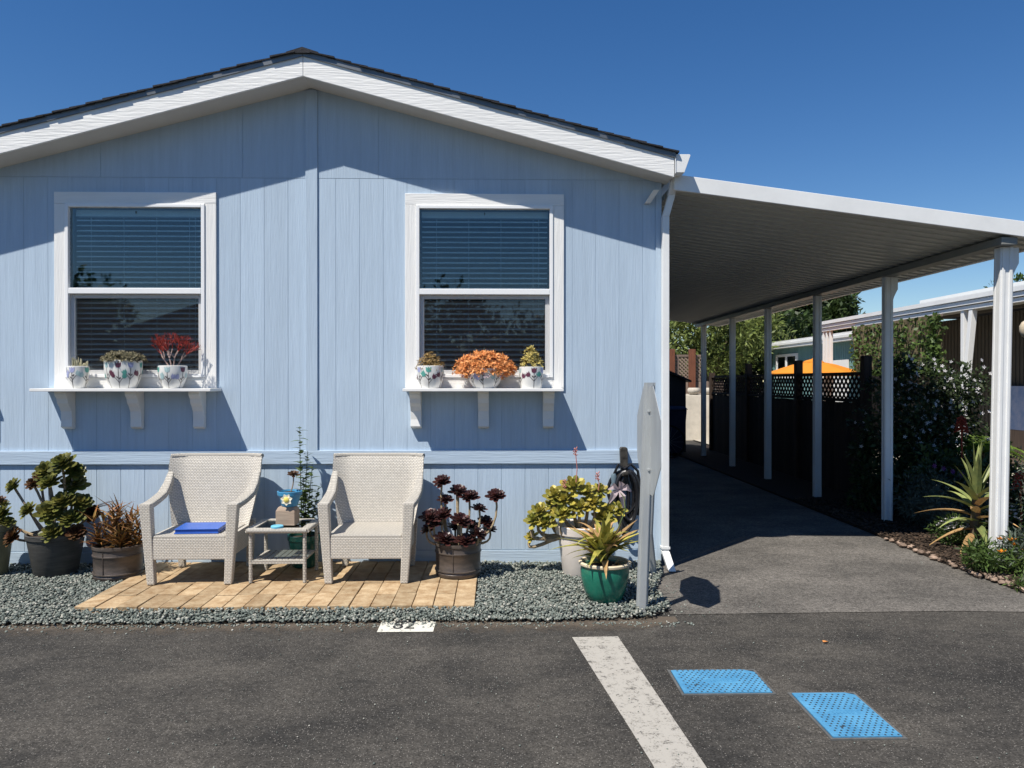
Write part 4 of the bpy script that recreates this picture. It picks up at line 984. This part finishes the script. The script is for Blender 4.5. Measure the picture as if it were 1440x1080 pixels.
# ------------------------------------------------------------------ things at the back of the driveway
t = thing('shed', 'dark garden shed at the end of the driveway', 'shed', (3.3, 17.4, 0))
MB().prism_y([(2.5, .02), (4.22, .02), (4.22, 1.62), (3.3, 2.02), (2.5, 1.68)], 16.7, 18.2).build('walls', 'shed_dark', t)
MB().prism_y([(3.3, 2.03), (4.32, 1.585), (4.32, 1.63), (3.3, 2.08)], 16.6, 18.3).build('roof', 'shed_dark', t)
MB().prism_y([(2.4, 1.64), (3.299, 2.03), (3.299, 2.08), (2.4, 1.69)], 16.6, 18.3).build('roof', 'shed_dark', t)
MB().box(2.95, 3.65, 16.68, 16.699, .05, 1.55).build('door', 'shed_dark', t, bevel=.004)
t = thing('wheelie_bin', 'dark blue wheelie bin in front of the shed', 'bin', (3.80, 16.3, 0))
MB().frustum((3.80, 16.3, .06), (.42, .46), (3.80, 16.3, 1.0), (.54, .6)).build('body', 'bin_blue', t, bevel=.02)
MB().frustum((3.80, 16.28, 1.001), (.58, .66), (3.80, 16.3, 1.07), (.46, .54)).build('lid', 'bin_blue', t, bevel=.02)
for s in (-1, 1): MB().tube([(3.80 + s * .2, 16.52, .09), (3.80 + s * .25, 16.52, .09)], .09, 14).build('wheel', 'tyre', t)
t = thing('bicycle', 'dark bicycle parked in the carport shade by the shed', 'bicycle', (3.1, 15.6, 0))
for wx in (2.55, 3.58):
    mb = MB(); mb.tube([(wx + .335 * math.cos(a), 15.6, .345 + .335 * math.sin(a)) for a in [2 * math.pi * i / 32 for i in range(33)]], .017, 6); wh = mb.build('wheel', 'tyre', t, smooth=True)
    mb = MB()
    for i in range(14): a = math.pi * 2 * i / 14; mb.tube([(wx, 15.6, .345), (wx + .32 * math.cos(a), 15.6, .345 + .32 * math.sin(a))], .0018, 4)
    mb.build('spokes', 'galvanised', wh)
mb = MB()
for a, b in (((2.55, .345), (2.95, .345)), ((2.55, .345), (2.86, .80)), ((2.95, .345), (2.82, .92)), ((2.86, .80), (3.36, .85)), ((2.95, .345), (3.38, .78)), ((3.35, .98), (3.58, .345))): mb.tube([(a[0], 15.6, a[1]), (b[0], 15.6, b[1])], .015, 8)
mb.build('frame', 'bike_frame', t, smooth=True)
MB().frustum((2.80, 15.6, .93), (.22, .08), (2.80, 15.6, .97), (.26, .14)).build('saddle', 'tyre', t, bevel=.012)
MB().tube([(3.30, 15.32, 1.03), (3.36, 15.45, 1.03), (3.37, 15.6, 1.0), (3.36, 15.75, 1.03), (3.30, 15.88, 1.03)], .012, 8).build('handlebar', 'bike_frame', t, smooth=True)
t = tag(MB().hexa([(4.2, 20.2, 0), (6.6, 20.2, 0), (6.6, 21.4, 0), (4.2, 21.4, 0), (4.2, 20.7, 1.22), (6.6, 20.7, 1.22), (6.6, 21.4, 1.25), (4.2, 21.4, 1.25)]).build('retaining_wall', 'concrete', bevel=.02), 'sunlit concrete retaining wall beyond the carport', 'wall')
for i, (x, y) in enumerate(((5.52, 20.95), (5.95, 20.95))):
    t = thing('stone_bowl', 'round pale stone bowl on the retaining wall', 'bowl', (x, y, 1.235), group='stone bowls on the retaining wall')
    MB().lathe([(0, 0), (.10, 0), (.17, .07), (.18, .14), (.15, .19), (.11, .19), (.10, .15), (0, .15)], n=20).build('bowl', 'stone_pale', t, world=False, smooth=True)
t = thing('lattice_fence', 'red brown lattice fence panel with posts behind the shed', 'fence', (5.4, 22, 0))
for px in (944, 973): x = P(px, 530, 22).x; MB().box(x - .09, x + .09, 21.93, 22.05, 1.1, 2.55).build('post', 'fence_brown', t)
for x0, x1, z0, z1 in ((4.6, 6.15, 2.33, 2.39), (4.6, 6.15, 1.62, 1.68), (6.05, 6.14, 1.68, 2.33), (5.3, 5.36, 1.68, 2.33)): MB().box(x0, x1, 22.051, 22.10, z0, z1).build('rail', 'fence_grey', t)
for s in (-1, 1):
    mb = MB(); x = 4.2
    while x < 6.4:
        a, b = (x, x + .65) if s > 0 else (x + .65, x); h = .025
        za, zb = 1.68, 2.33
        if a < 4.6: za, a = za + (4.6 - a) / (b - a) * .65, 4.6
        if a > 6.05: za, a = 1.68 + (a - 6.05) / .65 * .65, 6.05
        if b > 6.05: zb, b = 1.68 + (6.05 - a) / .65 * .65 if s > 0 else zb, 6.05
        if b < 4.6: zb, b = 2.33 - (4.6 - b), 4.6
        if zb > za + .02: mb.hexa([(a - h, 22.07 + s * .006, za), (a + h, 22.07 + s * .006, za), (a + h, 22.08 + s * .006, za), (a - h, 22.08 + s * .006, za), (b - h, 22.07 + s * .006, zb), (b + h, 22.07 + s * .006, zb), (b + h, 22.08 + s * .006, zb), (b - h, 22.08 + s * .006, zb)])
        x += .11
    mb.build('lattice', 'fence_grey', t, kind='stuff')
for i in range(14): MB().box(4.6 + i * .15, 4.74 + i * .15, 22.06, 22.08, .6, 1.60 + random.uniform(-.02, .02)).build('fence_board', 'fence_grey', t)

# ------------------------------------------------------------------ neighbouring house on the right
t = thing('neighbour_house', 'teal ribbed neighbouring mobile home with a white flat roof edge', 'house', (10, 18, 0))
def ribbed(x, y0, y1, z0, z1, m, name):
    mb = MB().box(x, x + .05, y0, y1, z0, z1); yy = y0 + .02
    while yy < y1 - .05: mb.box(x - .014, x, yy, yy + .045, z0, z1); yy += .11
    return mb.build(name, m, t)
ribbed(9.6, 19.2, 26.0, 0, 2.72, 'teal_siding', 'wall'); ribbed(9.6, 8.0, 19.19, 0, 2.90, 'brown_siding', 'wall')
MB().box(9.65, 14, 25.9, 26.0, 0, 2.72).build('end_wall', 'teal_siding', t)
MB().box(9.65, 14, 8.0, 8.1, 0, 2.9).build('end_wall', 'brown_siding', t)
for i, (z0, z1, o_) in enumerate(((2.70, 2.79, .0), (2.79, 2.86, .03), (2.86, 2.93, .0))): MB().box(9.36 - o_, 14, 19.6, 26.25, z0, z1).build('roof_edge', 'white_metal', t)
MB().box(9.2, 14, 8.0, 16.2, 3.27, 3.36).build('upper_roof', 'white_metal', t); MB().box(9.5, 14, 8.0, 16.1, 2.95, 3.269).build('upper_roof_wall', 'brown_siding', t)
wf = MB()
for y0, y1, z0, z1 in ((23.75, 25.55, 2.42, 2.50), (23.75, 25.55, 1.70, 1.78), (23.75, 23.85, 1.78, 2.42), (25.45, 25.55, 1.78, 2.42), (24.60, 24.70, 1.78, 2.42)): wf.box(9.53, 9.60, y0, y1, z0, z1)
wn = wf.build('window', 'white_vinyl', t); MB().box(9.56, 9.58, 23.86, 25.44, 1.79, 2.41).build('pane', 'glass', wn)
MB().box(9.565, 9.60, 23.86, 25.44, 1.79, 2.41).build('room_blind', 'room_dark', wn)
MB().box(9.55, 9.584, 20.3, 21.2, .1, 2.2).build('door', 'white_paint', t)
aw = thing('awning', 'white ribbed patio awning along the neighbouring house', 'awning', (8.4, 14, 0))
for i, (z0, z1, o_) in enumerate(((2.88, 2.945, 0), (2.965, 3.03, .03), (3.05, 3.13, .06))): MB().box(8.36 - o_, 8.44, 8.0, 19.55, z0, z1).build('fascia_strip', 'white_metal', aw)
for i in range(38): MB().box(8.441, 9.55, 8.0 + i * .304, 8.0 + i * .304 + .296, 3.0, 3.03).build('roof_panel', 'ceiling_metal', aw)
def px_post(px, X=8.42): return X * F / (px - 698)
for px, w_ in ((1163.5, .07), (1168, .07), (1173, .07), (1364, .09)):
    Y = px_post(px); MB().box(8.38, 8.38 + w_, Y - w_ / 2, Y + w_ / 2, 0, 2.879).build('post', 'white_metal', aw, bevel=.005)
Y = px_post(1377); MB().frustum((8.30, Y + .25, 0), (.10, .10), (8.42, Y, 2.879), (.10, .10)).build('leaning_post', 'white_metal', aw, bevel=.005)
t = thing('reed_screen', 'hanging reed screen laced with ivy below the awning', 'screen', (8.3, 15.5, 1.8))
mb = MB(); yy = 13.9
while yy < 17.35:
    ztop = 2.86; b = random.uniform(-.05, .05); mb.hexa([(8.30, yy - .12, 1.78 + b), (8.312, yy - .12, 1.78 + b), (8.312, yy - .103, 1.78 + b), (8.30, yy - .103, 1.78 + b), (8.30, yy + .1, ztop), (8.312, yy + .1, ztop), (8.312, yy + .117, ztop), (8.30, yy + .117, ztop)]); yy += .03
mb.build('reeds', 'reed', t, kind='stuff')
MB().box(8.31, 8.33, 13.9, 17.3, 2.82, 2.87).build('top_rail', 'fence_grey', t); MB().box(8.315, 8.33, 13.9, 17.3, 1.95, 1.99).build('lower_rail', 'fence_grey', t)
r_ = np.random.default_rng(4); C = np.stack([8.27 + r_.normal(0, .03, 1900), np.where(r_.random(1900) < .25, r_.normal(14.05, .12, 1900), r_.uniform(13.9, 17.4, 1900)), 1.75 + 1.1 * r_.uniform(0, 1, 1900) ** 1.5], 1)
leaf_mesh('ivy', C, .085, 'leaf_mid', t, 4, .7, .1)
t = thing('patio_umbrella', 'orange patio umbrella open behind the lattice fence', 'umbrella', (7.7, 18.2, 0))
ux_, uy_ = 7.72, 18.2; mb = MB(); mb.v.append((ux_, uy_, 2.12)); k = 8
ring = lambda r_, z, i: (ux_ + r_ * math.cos(2 * math.pi * i / k + .3), uy_ + r_ * math.sin(2 * math.pi * i / k + .3), z)
for r_, z in ((.5, 2.01), (1.14, 1.80), (1.14, 1.73)): mb.v += [ring(r_, z, i) for i in range(k)]
mb.f += [(0, 1 + i, 1 + (i + 1) % k) for i in range(k)]
for j in range(2): mb.f += [(1 + j * k + i, 1 + (j + 1) * k + i, 1 + (j + 1) * k + (i + 1) % k, 1 + j * k + (i + 1) % k) for i in range(k)]
mb.build('canopy', 'umbrella_orange', t, solid=.006)
MB().lathe([(.26, 2.075), (.20, 2.11), (.04, 2.15), (.02, 2.18)], (ux_, uy_, 0), 8).build('vent_cap', 'umbrella_orange', t)
MB().tube([(ux_, uy_, 0), (ux_, uy_, 2.13)], .022, 8).build('pole', 'white_metal', t)
for i in range(k): MB().tube([(ux_, uy_, 2.06), (ring(1.10, 1.79, i))], .007, 5).build('rib', 'white_metal', t)
MB().lathe([(.25, 0), (.25, .05), (.06, .09), (.03, .3)], (ux_, uy_, 0), 16).build('base', 'fence_dark', t)
t = thing('painted_panel', 'blue sky coloured painted panel leaning under the awning', 'panel', (9.4, 13.6, 0))
MB().box(9.50, 9.53, 12.4, 13.95, .72, 1.52).build('canvas', 'canvas_sky', t); MB().box(9.49, 9.54, 13.96, 14.1, .1, 1.75).build('side_board', 'fence_grey', t); MB().box(9.50, 9.54, 12.4, 13.95, 0.1, .715).build('support', 'fence_grey', t)
c_ = P(1443, 463, 9.5)
t = thing('hanging_lantern', 'pale woven lantern hanging at the awning edge', 'lantern', (c_.x, 9.5, c_.z))
MB().lathe([(.02, -.11), (.05, -.09), (.075, -.03), (.075, .04), (.05, .09), (.02, .11)], (c_.x, 9.5, c_.z), 14).build('shade', 'lantern', t, smooth=True)
MB().tube([(c_.x, 9.5, c_.z + .11), (c_.x, 9.5, 2.99)], .004, 5).build('cord', 'twig', t)

# ------------------------------------------------------------------ trees
def tree(name, label, base, h, blobs, n, size, m, seed, clumps=60, spread=.3, group='trees behind the homes', aspect=.5):
    t = thing(name, label, 'tree', base, group=group); b = Vector(base)
    MB().tube([b, b + Vector((.1, 0, h * .3)), b + Vector((.0, .1, h * .65))], [.16, .12, .07], 10).build('trunk', 'bark', t, smooth=True)
    for i, B in enumerate(blobs):
        s0 = b + Vector((.05, .03, h * (.25 + .06 * i))); MB().tube(curve(s0, B[:3], (0, 0, .15)), [.075, .065, .055, .045, .035, .025, .015], 7).build('limb', 'bark', t, smooth=True)
    C, off = crown_points(blobs, n, seed, clumps, spread)
    leaf_mesh('crown', C, size, m, t, seed, aspect, .35, out=off)
tree('fruit_tree', 'broad leafed yellow green fruit tree behind the lattice fence', (7.2, 25.5, 0), 4, [(6.0, 25, 2.9, 1.3, 1.1, .9), (7.8, 25.3, 3.0, 1.5, 1.2, 1.1), (9.2, 26, 2.9, 1.1, 1.1, .9), (8.8, 26.5, 3.7, 1.2, 1.1, .9), (5.0, 26, 3.4, 1.2, 1.2, 1.0), (7.0, 26.2, 3.8, 1.3, 1.0, .9)], 11000, .20, 'leaf_citrus', 21, 130, .30, aspect=.32)
tree('evergreen_tree', 'dense dark evergreen tree behind the teal home', (14.2, 33, 0), 6, [(13.5, 33, 4.5, 2.1, 1.5, 1.7), (15.0, 33, 4.6, 1.3, 1.3, 1.3), (12.0, 33, 4.0, 1.8, 1.5, 1.8), (14.0, 33, 5.4, 1.4, 1.2, .8), (11.0, 32, 3.4, 1.8, 1.4, 1.6)], 26000, .23, 'leaf_dark', 22, 150, .30)
tree('evergreen_tree', 'dark bushy evergreen showing beneath the carport roof', (8.6, 28, 0), 3.4, [(8.0, 28, 2.0, 1.6, 1.2, 1.4), (9.8, 28, 1.9, 1.4, 1.2, 1.3), (6.4, 28, 1.8, 1.4, 1.2, 1.3), (10.8, 28.5, 3.2, 1.2, 1.1, 1.3)], 13000, .20, 'leaf_dark', 23, 110, .36)
tree('far_tree', 'treetop rising over the neighbouring white roof', (22.5, 31, 0), 6, [(22.0, 31, 5.0, 1.6, 1.3, .75), (20.3, 31, 4.7, .8, .7, .5), (23.8, 31, 5.3, 1.6, 1.2, .9)], 5000, .2, 'leaf_mid', 24, 60, .3)

# ------------------------------------------------------------------ garden on the right
def bush(name, label, blobs, n, size, m, seed, clumps=50, spread=.3, aspect=.45, cat='shrub', stems=5):
    b = Vector((blobs[0][0], blobs[0][1], .03)); t = thing(name, label, cat, b)
    for i in range(stems):
        B = blobs[i % len(blobs)]; MB().tube(curve(b + Vector((random.uniform(-.05, .05), random.uniform(-.05, .05), -.02)), Vector(B[:3]) + Vector((random.uniform(-.5, .5) * B[3], random.uniform(-.5, .5) * B[4], 0)), (0, 0, .05)), [.014] * 4 + [.008] * 3, 6).build('stem', 'twig', t, smooth=True)
    C, off = crown_points(blobs, n, seed, clumps, spread); leaf_mesh('foliage', C, size, m, t, seed, aspect, .3, out=off)
    return t, C
jb = [(5.25, 9.3, 1.15, .62, .5, .72), (5.65, 9.3, 1.35, .42, .45, .50), (4.95, 9.2, .75, .5, .45, .6), (5.55, 9.1, .75, .5, .45, .6), (5.0, 9.4, 1.55, .4, .4, .35)]
t, C = bush('jasmine_shrub', 'tall dark shrub covered with small white blossoms at the fence end', jb, 14000, .055, 'leaf_jasmine', 31, 130, .34, .5)
r_ = np.random.default_rng(5); k = r_.choice(len(C), 520, False); F_ = C[k] + unit(r_.normal(size=(520, 3)) + np.array([.3, -1.2, .8])) * .06
mb = MB()
for c_ in F_[(F_[:, 0] > 5.0) | (r_.random(520) < .25)]:
    c_ = Vector(c_); q = Vector((random.uniform(-.6, .6), -1, random.uniform(0, .9))).normalized().to_track_quat('Z', 'Y').to_matrix()
    for j in range(5): a = j * 1.2566; mb.add([c_, c_ + q @ Vector((math.cos(a - .4) * .016, math.sin(a - .4) * .016, .003)), c_ + q @ Vector((math.cos(a) * .027, math.sin(a) * .027, .006)), c_ + q @ Vector((math.cos(a + .4) * .016, math.sin(a + .4) * .016, .003))], [(0, 1, 2, 3)])
mb.build('blossoms', 'petal_white', t)
t, C = bush('lavender_shrub', 'low grey green lavender shrub in the shaded bed', [(4.85, 8.2, .35, .36, .4, .32), (4.65, 7.9, .25, .3, .3, .25)], 5200, .055, 'leaf_grey', 32, 60, .4, .2)
mb = MB()
for i in range(4):
    c_ = Vector((4.7 + .1 * i, 8.0, .70 - .03 * i)); 
    for j in range(7): a = j * .9; mb.add([c_, c_ + Vector((.02 * math.cos(a), -.01, .02 * math.sin(a))), c_ + Vector((.03 * math.cos(a + .3), -.012, .03 * math.sin(a + .3)))], [(0, 1, 2)])
mb.build('purple_flowers', 'petal_purple', t)
t, C = bush('flowering_shrub', 'dark leafy undergrowth beneath the blossoming shrub', [(4.6, 9.2, .5, .4, .4, .5), (5.2, 8.5, .45, .5, .35, .45), (5.7, 8.4, .4, .5, .4, .45), (5.2, 9.7, .55, .6, .4, .55), (6.2, 9.6, .5, .6, .4, .5)], 10500, .075, 'leaf_dark', 33, 60, .4)
t, C = bush('twiggy_bush', 'grey twiggy bush behind the front carport post', [(4.92, 6.75, .62, .25, .25, .32), (5.1, 6.8, .4, .3, .3, .3)], 1500, .05, 'leaf_grey', 34, 50, .4, .15, stems=14)
# big aloe
t = thing('aloe_plant', 'large grey green aloe with drooping yellowed leaves in the bed', 'aloe', (4.52, 7.0, .03))
MB().tube([(0, 0, -.03), (-.02, 0, .25), (.0, 0, .52)], [.045, .04, .035], 8).build('stem', 'bark', t, world=False, smooth=True)
for i in range(34):
    a = i * 2.39996; q = i / 33; zb = .62 - .48 * q; rise = R(82 - 85 * q + random.uniform(-10, 10)); L = random.uniform(.36, .52)
    arc_leaf((.02 * math.cos(a), .02 * math.sin(a), zb), a, L, rise, .05 + .55 * q, .088, 8, .24).build('leaf', 'aloe_dry' if q > .45 and random.random() < .3 else 'aloe_grey', t, world=False)
def red_spike(label, x, y, h, zf):
    t = thing('aloe_flower', label, 'flower', (x, y, .03), group='red aloe flower spikes')
    MB().tube([(0, 0, 0), (.01, 0, h * .5), (0, 0, h)], .009, 6).build('stalk', 'petal_red', t, world=False)
    mb = MB()
    for j in range(46): a = j * 2.4; q = j / 46; L = .075 * (1 - .4 * q); z = h - .05 + .17 * q; mb.tube([(0, 0, z), (L * math.cos(a), L * math.sin(a), z - .03)], [.004, .008], 5)
    mb.build('florets', 'petal_red', t, world=False)
    for j in range(9): arc_leaf((0, 0, .0), j * 2.4, .3, R(random.uniform(30, 70)), .2, .04, 6).build('leaf', 'aloe_grey', t, world=False)
c_ = P(1352, 590, 8.6); red_spike('red flower spike in front of the leaning awning post', c_.x, 8.6, c_.z - .10, 0)
c_ = P(1435, 668, 7.2); red_spike('red flower spike beside the front carport post', c_.x, 7.2, c_.z - .10, 0)
# ferns
def fern(label, x, y, z0, n, L, seed):
    t = thing('fern', label, 'fern', (x, y, .03), group='ferns under the awning'); r = random.Random(seed)
    MB().tube([(0, 0, -.02), (0, 0, z0)], .05, 8).build('stem', 'bark', t, world=False)
    for i in range(n):
        a = i * 2.39996; d = Vector((math.cos(a), math.sin(a), 0)); rise = R(r.uniform(25, 65)); mb = MB(); l_ = L * r.uniform(.75, 1.1)
        sd = d.cross(Vector((0, 0, 1)))
        for j in range(1, 22):
            q = j / 22; p = Vector((0, 0, z0)) + d * (l_ * q * math.cos(rise)) + Vector((0, 0, l_ * (math.sin(rise) * q - .55 * q * q))); wl = .13 * math.sin(math.pi * min(1, q * .9 + .1)) + .01
            for s in (-1, 1): mb.add([p, p + sd * s * wl * .5 + d * .022 + Vector((0, 0, .008)), p + sd * s * wl + d * .02 - Vector((0, 0, .01)), p + sd * s * wl * .5 - d * .004], [(0, 1, 2, 3)])
        mb.build('frond', 'leaf_fern', t, world=False)
fern('bright green fern left of the front carport post', 5.82, 8.95, .72, 17, .62, 1)
fern('bright green fern right of the front carport post', 5.75, 7.55, .55, 17, .62, 2)
# low flowers
def mound(name, label, c, rx, ry, h, n, m, size, fl=None, nf=0, seed=0, cat='plant', fs=.014):
    t = thing(name, label, cat, (c[0], c[1], .03)); C, off = crown_points([(c[0], c[1], .03 + h * .45, rx, ry, h * .5)], n, seed, 26, .5); C[:, 2] = np.maximum(C[:, 2], .035)
    leaf_mesh('foliage', C, size, m, t, seed, .22, .4, out=off)
    if fl:
        mb = MB(); r = random.Random(seed)
        for i in range(nf):
            a = r.uniform(0, 6.28); q = math.sqrt(r.random()); z = .04 + h * (1.02 - .45 * q * q); p = Vector((c[0] + rx * q * math.cos(a), c[1] + ry * q * math.sin(a), z))
            for j in range(5): b = j * 1.2566; mb.add([p, p + Vector((fs * math.cos(b - .5), fs * .6 * math.sin(b - .5) - fs * .3, fs * .5)), p + Vector((fs * 1.3 * math.cos(b), fs * .8 * math.sin(b) - fs * .4, fs * .9)), p + Vector((fs * math.cos(b + .5), fs * .6 * math.sin(b + .5) - fs * .3, fs * .5))], [(0, 1, 2, 3)])
        mb.build('blossoms', fl, t)
    return t
c_ = G(1343, 765, .03); mound('alyssum', 'white alyssum mound on the mulch below the big aloe', (c_.x, c_.y), .18, .16, .24, 900, 'leaf_mid', .05, 'petal_white', 70, 41)
mound('alyssum', 'white alyssum growing among the aloe leaves', (4.70, 6.92), .16, .15, .46, 700, 'leaf_mid', .05, 'petal_white', 60, 42)
mound('poppy_plant', 'feathery poppy plant with an orange bloom at the post foot', (4.12, 6.10), .20, .2, .30, 1500, 'leaf_mid', .06, 'petal_orange', 3, 43, fs=.03)
mound('poppy_plant', 'feathery grey poppy clump with yellow orange bloom near the bed edge', (4.42, 6.05), .26, .24, .32, 1700, 'leaf_grey', .06, 'petal_orange', 2, 44, fs=.03)
mound('weed_tuft', 'low green weed tuft among the edging stones', (4.02, 5.68), .08, .07, .08, 260, 'leaf_mid', .04, None, 0, 45)
for i in range(26):
    y = 5.62 + i * .075; x = 3.95 + .03 * math.sin(i * 1.7) + (.06 if y < 5.9 else 0); s = random.uniform(.7, 1.25)
    V = ICO_V * rng.uniform(.8, 1.15, (12, 1)) * np.array([.038, .046, .022]) * s * random.uniform(.7, 1.15)
    tag(MB().add([tuple(v + np.array([x, y, .028])) for v in V], [tuple(f) for f in ICO_F]).build('edging_stone', 'edge_stone'), 'pinkish edging stone bordering the mulch bed', 'stone', 'edging stones along the garden bed')
n = 500; X = rng.uniform(3.98, 4.7, n); Y = rng.uniform(5.6, 6.3, n)
tag(pebbles('stone_chips', np.stack([X, Y, np.full(n, .036)], 1), .016, 'edge_stone', .5, 9), 'pinkish stone chips scattered at the bed edge', 'stones')

# ------------------------------------------------------------------ across the street (seen only mirrored in the panes)
t = thing('facing_house', 'cream gabled house across the street mirrored in the window panes', 'house', (-9, -13, 0))
MB().prism_y([(-12.2, 0), (-6.9, 0), (-6.9, 3.0), (-9.55, 3.9), (-12.2, 3.0)], -16, -11.5).build('walls', 'cream_wall', t)
MB().prism_y([(-9.55, 3.92), (-6.7, 2.95), (-6.7, 3.1), (-9.55, 4.08)], -16.2, -11.2).build('roof', 'shingle', t); MB().prism_y([(-12.4, 2.95), (-9.551, 3.92), (-9.551, 4.08), (-12.4, 3.1)], -16.2, -11.2).build('roof', 'shingle', t)
MB().box(-10.1, -8.9, -11.5, -11.46, 1.0, 2.2).build('window', 'room_dark', t)
tree('street_tree', 'dark tree across the street mirrored in the window panes', (-1.5, -14, 0), 4, [(-1.5, -14, 2.6, 2.2, 1.4, 1.8), (1.5, -14.5, 2.2, 2.0, 1.4, 1.5), (3.6, -14, 2.4, 1.8, 1.4, 1.6)], 9000, .3, 'leaf_dark', 51, 80, .4, group='trees across the street')
tree('street_tree', 'bushy tree left of the cream house across the street', (-15, -13.5, 0), 4.5, [(-15, -13.5, 3.0, 1.8, 1.4, 2.2), (-14.2, -13, 1.6, 1.6, 1.2, 1.4)], 7000, .28, 'leaf_mid', 52, 60, .4, group='trees across the street')
# grit and small litter on the asphalt
n = 1500; X = rng.uniform(-4.5, 4.5, n); Y = 2.2 + 5.0 * rng.uniform(0, 1, n) ** 1.2; k = (Y < 4.95) | ((X > 1.6) & (X < 3.85)); X, Y = X[k], Y[k]
tag(pebbles('road_grit', np.stack([X, Y, np.full(len(X), .005)], 1), .0036, 'gravel', .7, 12), 'fine pale grit scattered over the asphalt', 'grit')
